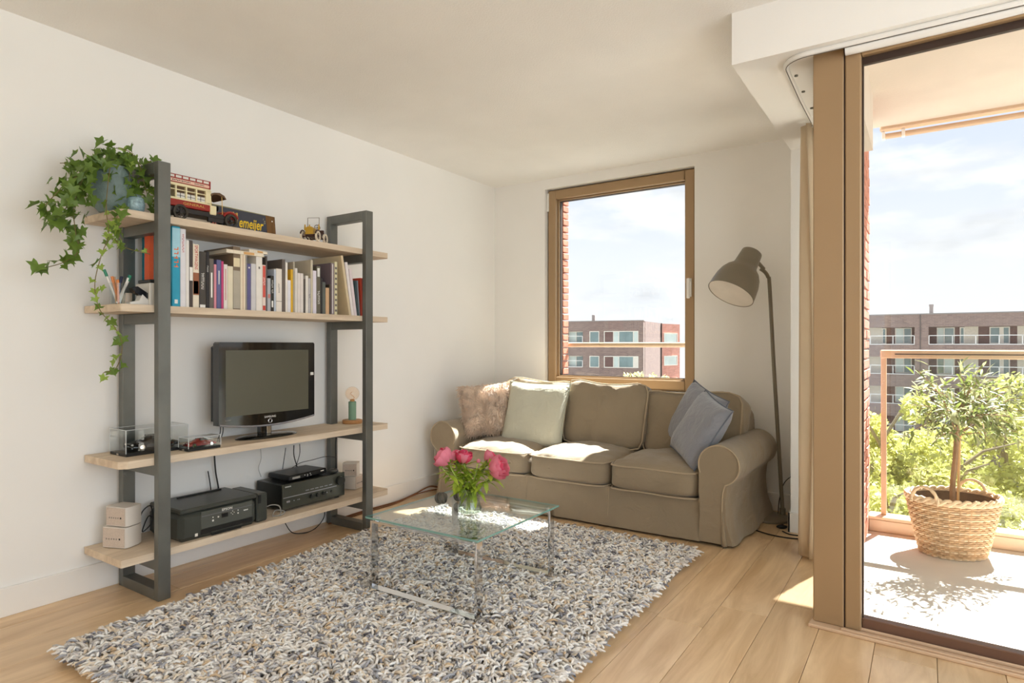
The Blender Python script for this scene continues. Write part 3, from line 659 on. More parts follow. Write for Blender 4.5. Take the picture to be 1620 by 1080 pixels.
for pi, (a, b_, h, mt, r) in enumerate(pens):
    tg = thing('pen', PL[pi], 'pen', (pc.location.x+a[0]*.5, pc.location.y+a[1]*.5, z2+.004), group='pens in the clear cup')
    p0 = Vector((0, 0, 0)); p1 = Vector((b_[0], b_[1], h)); MB().cyl(p0, p0.lerp(p1, .8), r, n=8).build('barrel', mt if mt != m_green else m_wt, tg); MB().cyl(p0.lerp(p1, .8), p1, r*1.1, n=8).build('cap', mt, tg)
hp = thing('stapler', 'black and white stapler lying open right of the pen cup', 'stapler', (-3.0, 1.435, z2), R_(4))
MB().prism([(-.055, 0), (.055, 0), (.055, .012), (.03, .022), (.0, .05), (-.015, .02), (-.055, .012)], 0, -.018, .018).build('base', m_wt, hp)
MB().prism([(-.045, .075), (-.02, .085), (.055, .04), (.058, .028), (.045, .026), (-.03, .055)], 0, -.016, .016).build('lever', M('stapler_black', (30, 30, 34), .2), hp)
for yy in (.035, .048): MB().cyl((.016, yy, .036), (.0185, yy, .036), .0028, n=8).build('rivet', m_chrome, hp)
tp = thing('tape_roll', 'small pale tape roll standing behind the stapler', 'tape', (-3.10, 1.425, z2))
MB().lathe([(.014, 0), (.02, 0), (.02, .06), (.014, .06)], 16, closed=True).build('roll', cm((206, 190, 170)), tp); MB().lathe([(.0135, .004), (.0139, .004), (.0139, .056), (.0135, .056)], 16, closed=True).build('core', cm((150, 130, 106)), tp)
fb = thing('filing_box', 'white box file with black contents left of the left front post', 'box', (-3.0, 1.487, z2))
MB().box((-.10, -.025, 0), (.03, .025, .105), .003).build('box', m_wt, fb); MB().box((-.09, -.02, .105), (.02, .02, .122), .004).build('contents', m_black, fb)
for zz in (.04, .062): MB().box((.03, -.003, zz), (.0312, .004, zz+.008)).build('print_mark', cm((150, 110, 100)), fb, 0)
# ---- top shelf: toy omnibus
zt_ = SZ[3]
m_red = M('bus_red', (150, 42, 34), .35, var=.05); m_crm = M('bus_cream', (230, 218, 176), .4, var=.03); m_dk = M('bus_black', (38, 32, 30), .45); m_brn = M('bus_canopy', (98, 70, 44), .6); m_tyre = M('tyre', (58, 52, 42), .7); m_gold = M('gold_paint', (212, 172, 92), .4, .3)
bs = thing('toy_bus', 'red and cream model of an old open-top double decker bus', 'toy bus', (-2.96, 1.72, zt_))
body = MB().box((-.11, -.185, .062), (-.001, .028, .094), .003).build('lower_body', m_red, bs)
text('lettering', 'GENERAL', .017, m_gold, body, (.0002, -.055, .079), FY, 1.5)
sal = MB().box((-.108, -.183, .094), (-.094, .03, .168)).box((-.016, -.183, .094), (-.003, .03, .103)).box((-.016, -.183, .160), (-.003, .03, .172)).box((-.108, -.183, .160), (-.016, .03, .170)).box((-.016, -.183, .139), (-.004, .012, .143))
for y in (-.183, -.145, -.095, -.045, .005): sal.box((-.016, y, .1), (-.002, y+.007, .162))
sal.box((-.016, .007, .1), (-.003, .03, .162)); sal.build('saloon', m_crm, bs, 0)
for y0 in (-.138, -.088, -.038):
    wi = MB().box((-.012, y0, .103), (-.010, y0+.043, .128)).build('window', m_wt, bs, 0)
    MB().box((-.0098, y0+.02, .103), (-.009, y0+.0225, .128)).box((-.0098, y0, .114), (-.009, y0+.043, .116)).build('glazing_bar', m_dk, wi, 0)
    MB().box((-.02, y0, .13), (-.018, y0+.043, .16)).build('upper_light', m_brn, bs, 0)
up = MB().box((-.112, -.187, .172), (.0, .03, .212), .002).build('upper_deck', m_red, bs)
MB().box((0, -.183, .176), (.001, .018, .190), 0).ball((.0, .014, .183), (.001, .009, .007), 10, 6).build('route_board', cm((228, 190, 170)), up)
text('lettering', 'SEVEN KINGS', .0105, m_dk, up, (.0012, -.03, .183), FY, .78)
for k in range(12): MB().box((.001, -.16+.0075*k, .1795+.001*(k % 3)), (.0014, -.156+.0075*k, .1865-.001*(k % 2))).build('print_mark', m_dk, up, 0)
for k in range(6): MB().box((0, -.178+.034*k, .196), (.001, -.151+.034*k, .207)).build('window', m_wt, up, 0)
MB().box((-.11, .028, .05), (-.002, .062, .096), .003).box((-.108, .03, .096), (-.085, .05, .166)).box((-.02, .028, .096), (-.004, .034, .166)).build('cab', m_crm, bs)
MB().prism([(.03, .148), (.045, .16), (.075, .165), (.1, .155), (.112, .138), (.105, .138), (.09, .148), (.06, .154), (.04, .148), (.034, .14)], 0, -.112, .002).build('canopy', m_brn, bs)
for x in (-.005, -.1): MB().cyl((x, .094, .06), (x, .09, .155), .0016, n=6).build('canopy_post', m_gold, bs)
MB().ball((-.03, .082, .09), (.012, .003, .014), 10, 6).build('steering_wheel', m_dk, bs)
MB().box((-.085, .1, .038), (-.018, .178, .08), .008).build('bonnet', m_red, bs); MB().box((-.088, .178, .034), (-.015, .186, .086), .004).cyl((-.051, .182, .086), (-.051, .182, .094), .004, n=8).build('radiator', m_gold, bs)
MB().box((-.1, -.18, .036), (-.008, .14, .06), .002).box((-.02, .02, .015), (-.006, .1, .036)).build('chassis', m_dk, bs)
for s_ in (0, 1):
    x0 = -.012 if s_ == 0 else -.112
    MB().tube([(x0+.006, .14+.042*math.cos(R_(t)), .036+.042*math.sin(R_(t))) for t in range(20, 170, 15)], .006, 6).build('mudguard', m_red, bs)
    for (yc, r) in ((-.12, .036), (.14, .034)):
        T = Matrix.Translation((x0, yc, r)) @ Matrix.Rotation(R_(90), 4, 'Y')
        wl = MB().lathe([(r*.72, 0), (r, 0), (r, .013), (r*.72, .013)], 22, T=T, closed=True).build('wheel', m_tyre, bs)
        sp = MB().cyl((x0-.001, yc, r), (x0+.016, yc, r), r*.2, n=10)
        for k in range(8):
            a = R_(45*k); sp.cyl((x0+.007, yc, r), (x0+.007, yc+math.cos(a)*r*.75, r+math.sin(a)*r*.75), .0018, n=5)
        sp.build('spokes', m_dk, wl)
MB().box((-.018, .046, .0), (-.008, .05, .036)).box((-.018, .058, .0), (-.008, .062, .036)).box((-.018, .046, .03), (-.008, .062, .036)).build('step', cm((196, 110, 96)), bs, 0)
# ---- painted wooden sign
sg = thing('painted_sign', 'dark wooden sign with yellow script lettering standing behind the model bus', 'sign', (-3.085, 2.02, zt_)); sg.rotation_euler = (0, R_(-3), 0)
pl = MB().prism([(-.19, 0), (.19, 0), (.185, .128), (-.19, .135)], 0, -.012, 0).build('board', M('sign_blue_black', (62, 64, 76), .6, var=.12, scale=12), sg, 0)
MB().prism([(.138, 0), (.192, 0), (.187, .128), (.128, .129)], 0, -.013, .0015).build('bare_end', wood('old_sign_wood', (82, 54, 24), (130, 92, 46), 2, 30, False, .7), sg, 0)
MB().prism([(-.19, .13), (.187, .1255), (.187, .1285), (-.19, .1355)], 0, -.012, .001).build('edge_strip', M('sign_edge', (150, 142, 96), .6), sg, 0)
text('lettering', 'emeijer', .08, yel_t, sg, (.001, .034, .062), FY, .60, shear=.25, bold=.0012); text('lettering', "'s", .042, M('faded_print', (150, 140, 110), .6), sg, (.001, .116, .09), FY, .9, shear=.2)
for (y, z) in ((.168, .1), (.172, .02)): MB().cyl((.0015, y, z), (.004, y, z), .004, n=8).build('screw', m_wt, sg)
# ---- brass vintage car
m_brass = M('brass', (196, 156, 58), .3, .6); m_cbr = M('car_brown', (64, 36, 26), .35); m_ctyre = M('white_tyre', (226, 212, 190), .5)
vc = thing('model_car', 'small brass and brown vintage model car on the top shelf', 'model car', (-2.995, 2.405, zt_), R_(-62))
MB().box((-.075, -.028, .03), (.06, .028, .045), .003).box((-.075, -.032, .045), (-.03, .032, .062), .004).box((-.075, -.032, .06), (-.062, .032, .085), .004).build('body', m_cbr, vc)
MB().prism([(-.024, .04), (.024, .04), (.024, .075), (.012, .084), (-.012, .084), (-.024, .075)], 0, .02, .068).build('bonnet', m_brass, vc); MB().cyl((.064, 0, .082), (.064, 0, .094), .004, n=8).build('radiator_cap', m_brass, vc)
MB().tube([(.012, -.035, .05), (.008, -.035, .145), (.008, .035, .145), (.012, .035, .05)], .0018, 6).build('windscreen_frame', M('dark_brass', (110, 84, 46), .4, .5), vc)
T = Matrix.Translation((.0, .02, .09)) @ Matrix.Rotation(R_(-55), 4, 'Y')
MB().tube([T @ Vector((.016*math.cos(R_(t)), .016*math.sin(R_(t)), 0)) for t in range(0, 360, 24)], .0018, 6, True).cyl(T @ Vector((-.016, 0, 0)), T @ Vector((.016, 0, 0)), .0012, n=5).cyl(T @ Vector((0, -.016, 0)), T @ Vector((0, .016, 0)), .0012, n=5).cyl(T @ Vector((0, 0, 0)), T @ Vector((0, 0, -.035)), .0016, n=5).build('steering_wheel', m_cbr, vc)
for sy in (-1, 1):
    MB().cyl((.03, sy*.042, .07), (.03, sy*.042, .098), .006, .004, n=8).ball((.03, sy*.042, .1), .004, 8, 5).build('lamp', m_brass, vc)
    MB().tube([(.052+.035*math.cos(R_(t)), sy*.045, .03+.035*math.sin(R_(t))) for t in range(20, 180, 16)]+[(-.02, sy*.045, .022)], .004, 6).build('mudguard', m_cbr, vc)
    for xc in (.052, -.055):
        T = Matrix.Translation((xc, sy*.045-.005, .03)) @ Matrix.Rotation(R_(-90), 4, 'X')
        wl = MB().lathe([(.021, 0), (.03, 0), (.03, .01), (.021, .01)], 20, T=T, closed=True).build('wheel', m_ctyre, vc)
        sp = MB().cyl((xc, sy*.045-.006, .03), (xc, sy*.045+.006, .03), .005, n=8)
        for k in range(10): sp.cyl((xc, sy*.045, .03), (xc+.022*math.cos(R_(36*k)), sy*.045, .03+.022*math.sin(R_(36*k))), .0012, n=4)
        sp.build('spokes', m_cbr, wl)
MB().cyl((.052, -.045, .03), (.052, .045, .03), .003, n=6).cyl((-.055, -.045, .03), (-.055, .045, .03), .003, n=6).build('axle', m_cbr, vc)
# ---- ivy in a blue-green pot
m_pot = M('blue_green_pot', (104, 122, 118), .5, var=.12, scale=30, bump=.3, bscale=120); m_soil = M('soil', (52, 40, 30), .95, var=.3)
m_ivy = M('ivy_leaf', (104, 132, 50), .45, var=.25, scale=20, trans=.25); m_ivyl = M('young_ivy_leaf', (150, 176, 74), .45, var=.2, scale=20, trans=.3); m_stem = M('ivy_stem', (118, 104, 60), .7)
iv = thing('potted_ivy', 'trailing green ivy in a blue-green pot at the left end of the top shelf', 'plant', (-3.09, 1.352, zt_))
MB().lathe([(.048, 0), (.075, .03), (.088, .09), (.083, .16), (.078, .195), (.083, .205), (.075, .205), (.072, .18)], 28).build('pot', m_pot, iv)
MB().lathe([(.001, .175), (.071, .18), (.071, .17), (.001, .17)], 20).build('soil', m_soil, iv)
def ivyleaf(mat, sz):
    pts = [(0, 0), (.28, -.22), (.62, -.30), (.55, .05), (.95, .28), (.45, .42), (.32, .62), (.12, .78), (0, 1.12)]
    full = pts+[(-x, y) for x, y in pts[::-1][1:-1]]
    vs = [(x*sz*.5, y*sz*.6, (abs(x)*.18-.10*y*y)*sz) for x, y in full]; vs.append((0, .3*sz*.6, -.02*sz)); n = len(full)
    return MB().add(vs, [(i, (i+1) % n, n) for i in range(n)]).mesh('leaf', mat, 60)
ivm = [ivyleaf(m_ivy, .074), ivyleaf(m_ivy, .058), ivyleaf(m_ivyl, .05), ivyleaf(m_ivyl, .038)]
rnd = random.Random(5); nleaf = 0; C0 = Vector(iv.location)
def leaf_at(p, kind, down=.4):
    global nleaf
    if nleaf >= 300: return
    nleaf += 1
    d = Vector((rnd.gauss(.5, .5), rnd.gauss(-.3, .6), rnd.gauss(.35, .4))).normalized()
    t = Vector((rnd.gauss(.2, .5), rnd.gauss(-.1, .6), -down-rnd.random())); t = (t-d*t.dot(d)).normalized(); s_ = t.cross(d)
    o = put('leaf', ivm[kind], iv); o.matrix_local = Matrix.Translation(p-C0) @ Matrix((( s_.x, t.x, d.x, 0), (s_.y, t.y, d.y, 0), (s_.z, t.z, d.z, 0), (0, 0, 0, 1))) @ Matrix.Diagonal((rnd.uniform(.8, 1.2),)*3+(1,))
def vine(pts, n, kinds, spread=.012, stemr=.0018, last=0):
    q = spline(pts, 8); MB().tube([p-C0 for p in q], stemr, 5).build('stem', m_stem, iv)
    for k in range(n):
        t = (k+rnd.random()*.7)/n; p = q[min(int(t*(len(q)-1)), len(q)-1)]+Vector((rnd.gauss(0, spread), rnd.gauss(0, spread), rnd.gauss(0, spread)))
        p.x = max(p.x, -3.27); leaf_at(p, rnd.choice(kinds))
X = -3.02
def ip(u, v, x=X): return onx(u, v, x)
tp_ = C0+Vector((0, 0, .2))
vine([tp_, ip(180, 236, -3.1), ip(205, 240), ip(225, 262), ip(243, 250)], 22, (0, 1, 0, 2), .02)
vine([tp_, ip(165, 240, -3.12), ip(135, 255, -3.1), ip(95, 258, -3.08)], 20, (0, 1, 1), .016)
vine([tp_, ip(150, 255), ip(120, 300), ip(90, 350), ip(72, 330)], 26, (0, 0, 1), .022)
vine([tp_, ip(145, 262), ip(118, 320), ip(120, 370), ip(125, 395), ip(100, 415), ip(50, 428)], 32, (0, 0, 1), .016)
vine([tp_, ip(140, 270), ip(105, 290), ip(85, 310), ip(66, 330)], 24, (0, 0, 1), .022)
vine([tp_, ip(200, 250), ip(205, 280), ip(200, 300), ip(190, 330), ip(183, 355, -2.92), ip(192, 380, -2.9)], 30, (0, 1, 2), .018)
vine([tp_, ip(215, 255), ip(228, 290), ip(236, 315), ip(245, 318)], 26, (0, 1, 2), .02)
vine([tp_, ip(175, 258), ip(168, 325, -2.93), ip(172, 370, -2.9), ip(160, 405, -2.9), ip(150, 450, -2.9), ip(158, 490, -2.9), ip(180, 515, -2.9), ip(193, 545, -2.9), ip(185, 580, -2.9), ip(163, 590, -2.9)], 34, (1, 2, 3), .009)
vine([ip(172, 370, -2.9), ip(180, 378, -2.9), ip(200, 392, -2.88), ip(238, 402, -2.87)], 8, (2, 2, 3), .006)
for k in range(60):
    u, v = rnd.choice([(110, 300), (125, 335), (135, 285), (140, 260), (215, 280), (120, 355), (205, 310), (205, 270), (130, 310)]); leaf_at(ip(u+rnd.gauss(0, 14), v+rnd.gauss(0, 14), -3.03+rnd.gauss(0, .03)), rnd.choice((0, 0, 1)))
jr = thing('glazed_jar', 'small round blue-white speckled jar right of the ivy pot', 'jar', (-3.02, 1.425, zt_))
MB().lathe([(.018, 0), (.034, .02), (.038, .045), (.032, .072), (.02, .082), (.016, .08), (.028, .066)], 20).build('body', M('speckled_glaze', (146, 172, 178), .25, var=.35, scale=90), jr); MB().lathe([(.021, .08), (.023, .084), (.021, .088), (.017, .086)], 20, closed=True).build('rim', m_pot, jr)
# ---- third shelf
z3 = SZ[1]
m_acr = glass('acrylic', (.96, .97, .97), 1.35); m_edge = M('acrylic_edge', (222, 226, 226), .3)
def case(label, xa, xb, ya, yb, h, carc, z=z3):
    o = thing('display_case', label, 'display case', ((xa+xb)/2, (ya+yb)/2, z)); hx, hy = (xb-xa)/2, (yb-ya)/2
    MB().box((-hx, -hy, 0), (hx, hy, .014), .002).build('base', m_black, o, 0)
    t = .002; MB().box((-hx, -hy, .014), (-hx+t, hy, h)).box((hx-t, -hy, .014), (hx, hy, h)).box((-hx+t, -hy, .014), (hx-t, -hy+t, h)).box((-hx+t, hy-t, .014), (hx-t, hy, h)).box((-hx, -hy, h-t), (hx, hy, h)).build('cover', m_acr, o, 0)
    e_ = MB()
    for sx in (-1, 1):
        for sy in (-1, 1): e_.box((sx*hx-.0012, sy*hy-.0012, .014), (sx*hx+.0012, sy*hy+.0012, h))
    for sx in (-1, 1): e_.box((sx*hx-.001, -hy, h-.001), (sx*hx+.001, hy, h+.001))
    for sy in (-1, 1): e_.box((-hx, sy*hy-.001, h-.001), (hx, sy*hy+.001, h+.001))
    e_.build('edges', m_edge, o, 0); MB().box((-.01, -hy-.002, .003), (.01, -hy, .011)).build('plaque', m_chrome, o, 0); return o
case('clear case holding the black model car on the third shelf', -3.212, -3.058, 1.40, 1.69, .122, None)
case('low clear case holding the red model car beside the television', -3.046, -2.957, 1.635, 1.80, .064, None)
def sportscar(label, loc, L_, W_, H_, mat, rz):
    o = thing('model_car', label, 'model car', loc, rz); r = H_*.24
    prof = [(-.5, .18), (-.5, .45), (-.44, .58), (-.28, .66), (-.1, .97), (.1, 1.0), (.27, .66), (.42, .52), (.5, .38), (.5, .18)]
    def fn(u, v):
        y = (u-.5); tt = abs(v-.5)*2
        i = 0
        hgt = np.interp(y, [p[0] for p in prof[1:-1]], [p[1] for p in prof[1:-1]]); low = .18
        w_ = W_/2*(1-.18*max(0, (abs(y)*2)**4))
        ang = math.pi*v; xx = -math.cos(ang); zz = math.sin(ang)**.6
        nar = 1 if zz*hgt < .6 else 1-.35*(zz*hgt-.6)/.4
        return (xx*w_*nar if abs(xx) < .999 else xx*w_, y*L_, (low+(hgt-low)*zz)*H_)
    MB().grid(fn, 24, 12).box((-W_*.46, -L_*.48, H_*.15), (W_*.46, L_*.48, H_*.35), .003).build('body', mat, o, 50)
    MB().prism([(-.09*L_, .68*H_), (.24*L_, .66*H_), (.1*L_, .94*H_), (-.08*L_, .92*H_)], 0, -W_*.39, W_*.39).build('glasshouse', M('car_glass', (60, 66, 68), .1), o)
    for sx in (-1, 1):
        for yy in (-.3, .3):
            wl = MB().cyl((sx*W_*.36, yy*L_, r), (sx*W_*.5, yy*L_, r), r, n=18).build('wheel', m_tyre, o); MB().cyl((sx*W_*.5, yy*L_, r), (sx*W_*.51, yy*L_, r), r*.68, n=12).build('rim', m_chrome, wl)
    for sx in (-1, 1): MB().ball((sx*W_*.33, -L_*.47, H_*.42), (W_*.07, L_*.025, H_*.07), 8, 5).build('headlight', m_wt, o)
    return o
sportscar('glossy black model sports car inside the larger clear case', (-3.135, 1.555, z3+.0145), .225, .095, .07, M('car_black', (28, 26, 24), .12, coat=.6), 0)
sportscar('dark red and white model car inside the low clear case', (-3.0, 1.717, z3+.0145), .145, .06, .042, M('car_red', (128, 40, 36), .2, var=.3, scale=40), 0)
# ---- television
m_tvb = M('piano_black', (26, 24, 20), .07, var=.05, coat=.5); m_scr = M('lcd_screen', (84, 82, 66), .36, var=.03, spec=.7); m_silver = M('silver_trim', (168, 168, 176), .25, .6)
tv = thing('television', 'black flat screen television on an oval stand on the third shelf', 'television', (-3.095, 2.165, z3))
by = lambda y: .062+.028*(abs(y)/.305)**2
def tvprism(x0, x1, e0, zt2):
    n = 16; pts = [(-.305+e0+(.61-2*e0)*i/n, 0) for i in range(n+1)]; pts = [(p[0], by(p[0])+e0) for p in pts]
    return MB().prism(pts+[(.305-e0, zt2-e0-.008), (.297-e0, zt2-e0), (-.297+e0, zt2-e0), (-.305+e0, zt2-e0-.008)], 0, x0, x1)
tvprism(-.03, .022, 0, .53).build('bezel', m_tvb, tv); tvprism(-.085, -.03, .02, .53).build('back_shell', m_black, tv)
MB().box((.022, -.267, .135), (.0235, .26, .487)).build('screen', m_scr, tv, 0)
n = 20; MB().tube([(.02, -.3+.6*i/n, by(-.3+.6*i/n)+.004) for i in range(n+1)], .006, 8).build('chin_trim', m_silver, tv)
text('logo', 'SAMSUNG', .016, white_t, tv, (.0235, .0, .113), FY, 1.0)
MB().tube([(.0235, .0+.011*math.cos(R_(t)), .09+.011*math.sin(R_(t))) for t in range(0, 360, 20)], .0018, 6, True).build('power_ring', m_chrome, tv)
MB().box((.022, -.27, .112), (.0228, -.235, .118)).build('print_mark', cm((120, 116, 108)), tv, 0)
MB().box((.0222, .275, .335), (.0232, .298, .352)).build('sticker', m_wt, tv, 0)
MB().box((-.05, -.035, .012), (-.01, .035, .09), .004).build('neck', m_tvb, tv); MB().box((-.006, -.004, .014), (.0, .022, .072), .003).build('neck_trim', m_chrome, tv)
MB().lathe([(.001, .014), (.6, .014), (.92, .009), (1, .003), (1, 0), (.001, 0)], 40, T=Matrix.Translation((-.005, 0, 0)) @ Matrix.Diagonal((.088, .19, 1, 1))).build('stand', m_tvb, tv)
cb_ = MB().tube(spline([(-.02, -.27, .08), (.0, -.285, .05), (-.005, -.30, .004)]), .0025, 5).tube(spline([(-.02, -.255, .08), (.0, -.27, .05), (-.005, -.285, .004)]), .0025, 5).build('cable', m_black, tv)
# ---- globe bulb lamp
lp = thing('table_lamp', 'small green lamp with a clear globe bulb and wooden base by the right post', 'lamp', (-3.15, 2.838, z3))
MB().lathe([(.001, 0), (.062, 0), (.064, .003), (.064, .02), (.062, .023), (.001, .023)], 30).build('base', wood('lamp_oak', (176, 122, 70), (204, 152, 98), 0, 20, False, .5), lp)
MB().lathe([(.001, .023), (.025, .023), (.025, .14), (.02, .144), (.001, .144)], 24).build('socket', M('sage_green', (128, 166, 142), .5), lp)
bu = MB().ball((0, 0, .195), .046, 24, 16).build('bulb', glass('bulb_glass', (1, .93, .86), 1.45), lp); MB().lathe([(.001, .144), (.014, .144), (.016, .155), (.001, .16)], 14).tube([(.012*math.cos(R_(t*40)), .012*math.sin(R_(t*40)), .16+.006*t) for t in range(9)], .0016, 5).build('filament', M('amber_filament', (226, 170, 110), .4), bu)
# ---- bottom shelf
z4 = SZ[0]
m_ep = M('printer_black', (62, 64, 58), .38, var=.05); m_epd = M('printer_dark', (20, 20, 18), .4); m_epg = M('printer_panel', (86, 88, 82), .25)
pr = thing('printer', 'black inkjet printer on the bottom shelf', 'printer', (-2.945, 1.825, z4))
MB().box((-.30, -.238, .0), (0, .175, .135), .022).build('body', m_ep, pr); MB().box((-.295, -.232, .135), (-.004, .173, .158), .010).build('lid', m_ep, pr)
MB().box((-.25, .176, .004), (-.006, .24, .155), .008).build('ink_tank', m_ep, pr); MB().box((-.006, .179, .105), (.0005, .195, .15)).build('tank_slot', m_epd, pr, 0)
pn = MB().box((-.004, -.135, .045), (.003, .14, .13), .002).build('control_panel', m_epg, pr)
MB().box((.003, -.133, .1065), (.0038, .138, .109)).build('panel_line', m_silver, pn, 0)
text('logo', 'EPSON', .017, white_t, pn, (.0036, .0, .1175), FY, 1.1)
for k in range(5): MB().box((.003, .092+.005*k, .087), (.0036, .0955+.005*k, .093-.001*(k % 2))).build('print_mark', white_t, pn, 0)
MB().box((.003, -.03, .078), (.0042, .005, .1)).build('display', m_epd, pn, 0)
for (y, z, s_) in ((-.075, .092, .003), (-.075, .076, .005), (-.047, .088, .004), (.022, .092, .002), (.03, .1, .002), (.03, .084, .002), (.038, .092, .002), (.06, .098, .003), (.06, .083, .004)): MB().cyl((.003, y, z), (.0042, y, z), s_, n=10).build('button', m_wt, pn)
MB().box((-.003, -.138, .02), (.002, .142, .044), .0).build('paper_slot', m_epd, pr, 0); MB().box((-.003, -.08, .004), (.0015, .08, .018)).build('tray', m_epd, pr, 0); MB().box((.0, -.085, .0185), (.006, .085, .0225), .001).build('tray_lip', m_ep, pr)
MB().box((.0, -.165, .018), (.0012, -.151, .032)).build('sticker', m_wt, pr, 0); MB().box((-.012, -.2381, .07), (-.06, -.237, .078)).build('grip', m_epd, pr, 0)
ps2 = MB().box((-.25, -.12, .158), (-.245, .12, .165)).build('hinge_cover', m_epd, pr)
m_rc = M('receiver_black', (38, 40, 36), .3, .2, var=.05); m_rcf = M('receiver_front', (78, 80, 72), .25, .4, var=.03)
rc = thing('audio_receiver', 'black hi-fi receiver with knobs under the television', 'receiver', (-3.015, 2.43, z4))
MB().box((-.245, -.222, .012), (-.012, .222, .152), .003).build('body', m_rc, rc)
fc = MB().box((-.012, -.225, .012), (0, .225, .155), .003).build('front_panel', m_rcf, rc); MB().box((0, -.222, .078), (.0025, .16, .083), .001).build('trim_line', m_silver, fc)
text('logo', 'YAMAHA', .010, white_t, fc, (.0004, -.19, .14), FY)
MB().cyl((0, .18, .11), (.022, .18, .108), .028, n=24).build('volume_knob', m_rc, fc)
for k in range(6): MB().box((0, -.07+.034*k, .094), (.002, -.045+.034*k, .099), .0008).build('button', m_silver, fc)
for k in range(3): MB().cyl((0, -.03+.045*k, .055), (.012, -.03+.045*k, .055), .012, n=16).build('knob', m_rc, fc)
MB().box((0, -.2, .05), (.004, -.178, .062), .001).build('power_button', m_silver, fc); MB().cyl((0, .12, .055), (.004, .12, .055), .007, n=10).build('jack', m_epd, fc)
for y in (-.15, -.125, -.115, .085): MB().cyl((0, y, .055), (.003, y, .055), .0035, n=8).build('small_button', m_silver, fc)
for sx in (-.2, -.04):
    for sy in (-.19, .19): MB().cyl((sx, sy, 0), (sx, sy, .013), .018, n=12).build('foot', m_epd, rc)
for k in range(12): MB().box((-.22, -.19+.033*k, .152), (-.03, -.178+.033*k, .1525)).build('vent', m_epd, rc, 0)
stb = thing('set_top_box', 'flat black media box lying on top of the receiver', 'media box', (-3.055, 2.415, z4+.156), R_(3))
MB().box((-.19, -.14, .004), (0, .14, .036), .006).build('case', m_black, stb); MB().box((0, -.12, .012), (.001, -.065, .024)).build('label', cm((170, 166, 158)), stb, 0)
for (y, z) in ((-.03, .022), (-.01, .022), (-.01, .014), (.01, .025), (.015, .015)): MB().cyl((0, y, z), (.0015, y, z), .003, n=8).build('button', m_wt, stb)
MB().box((-.002, .09, .022), (.001, .115, .028)).build('indicator', m_wt, stb, 0)
for sy in (-1, 1): MB().box((-.16, sy*.12-.01, 0), (-.03, sy*.12+.01, .004)).build('foot', m_epd, stb, 0)
ms_ = thing('computer_mouse', 'small dark grey mouse lying at the right end of the receiver top', 'mouse', (-3.06, 2.605, z4+.154), R_(20))
MB().ball((0, 0, .012), (.032, .02, .014), 16, 8, f=lambda d: 1 if d.z > -.8 else .95).build('shell', M('mouse_grey', (84, 82, 76), .3), ms_); MB().box((.005, -.002, .0245), (.02, .002, .027), .001).build('scroll_wheel', m_black, ms_)
m_sp = M('speaker_white', (224, 216, 206), .5, var=.02); m_gr = M('speaker_grille', (206, 190, 176), .8, var=.08, scale=200, bump=.3, bscale=400)
def speaker(label, loc, rz, W_, D_, H_, rough_text=True, tilt=0):
    o = thing('speaker', label, 'speaker', loc, rz, 'small white speakers')
    MB().prism([(-W_*.42, D_/2), (W_*.42, D_/2), (W_/2, D_*.2), (W_/2, -D_*.35), (W_*.45, -D_/2), (-W_*.45, -D_/2), (-W_/2, -D_*.35), (-W_/2, D_*.2)], 2, .004, H_).build('cabinet', m_sp, o, 30)
    g = MB().box((-W_*.43, -D_/2-.003, .008), (W_*.43, -D_/2, H_-.004), .002).build('grille', m_gr, o)
    for k in range(5): MB().box((-W_*.3+k*W_*.1, -D_/2-.0038, H_*.42), (-W_*.3+k*W_*.1+.006, -D_/2-.003, H_*.42+.007)).build('badge_mark', cm((150, 140, 130)), g, 0)
    MB().box((W_*.22, -D_/2-.0038, H_*.42), (W_*.22+.007, -D_/2-.003, H_*.42+.008)).build('badge_mark', m_black, g, 0)
    MB().box((-W_*.35, -D_*.3, 0), (W_*.35, D_*.3, .004)).build('foot', m_epd, o, 0)
speaker('lower white speaker of the stack left of the printer', (-3.16, 1.432, z4), R_(22), .135, .10, .098)
speaker('upper white speaker of the stack left of the printer', (-3.155, 1.437, z4+.0985), R_(18), .125, .09, .092)
speaker('lower white speaker behind the right post of the shelving', (-3.15, 2.845, z4), R_(105), .10, .09, .088)
speaker('upper white speaker behind the right post of the shelving', (-3.15, 2.83, z4+.0885), R_(35), .10, .09, .085)
# ---- cables
m_cab = M('black_cable', (26, 22, 20), .5); m_cabg = M('grey_cable', (150, 146, 138), .5); m_cabb = M('brown_cable', (122, 78, 48), .6)
def cable(label, pts, r, mat, nm='cable'):
    pts = [Vector(p) for p in pts]; o = pts[0].copy(); q = spline(pts, 8)
    t = MB().tube([p-o for p in q], r, 6).build(nm, mat, loc=o); return tag(t, label, 'cable')
X3 = -3.20
cable('black cable hanging from the third shelf to the left of the receiver box', [onx(u, v, X3) for u, v in ((452, 708), (450, 722), (447, 742))], .0022, m_cab)
cable('thick black cable hanging in the middle behind the media box', [onx(u, v, X3) for u, v in ((465, 704), (465, 720), (470, 738))], .003, m_cab)
cable('black cable hanging to the right of the thick one behind the media box', [onx(u, v, X3) for u, v in ((474, 702), (474, 718), (468, 738))], .0022, m_cab)
cable('thin grey cable hanging in front of the wall left of the receiver', [onx(u, v, -3.25) for u, v in ((412, 705), (413, 725), (409, 740), (413, 754))], .0015, m_cabg)
cable('dark cable running from the media box to the speakers by the right post', [onx(u, v, -3.16) for u, v in ((462, 740), (475, 732), (495, 727), (515, 722), (532, 723))], .002, m_cab)
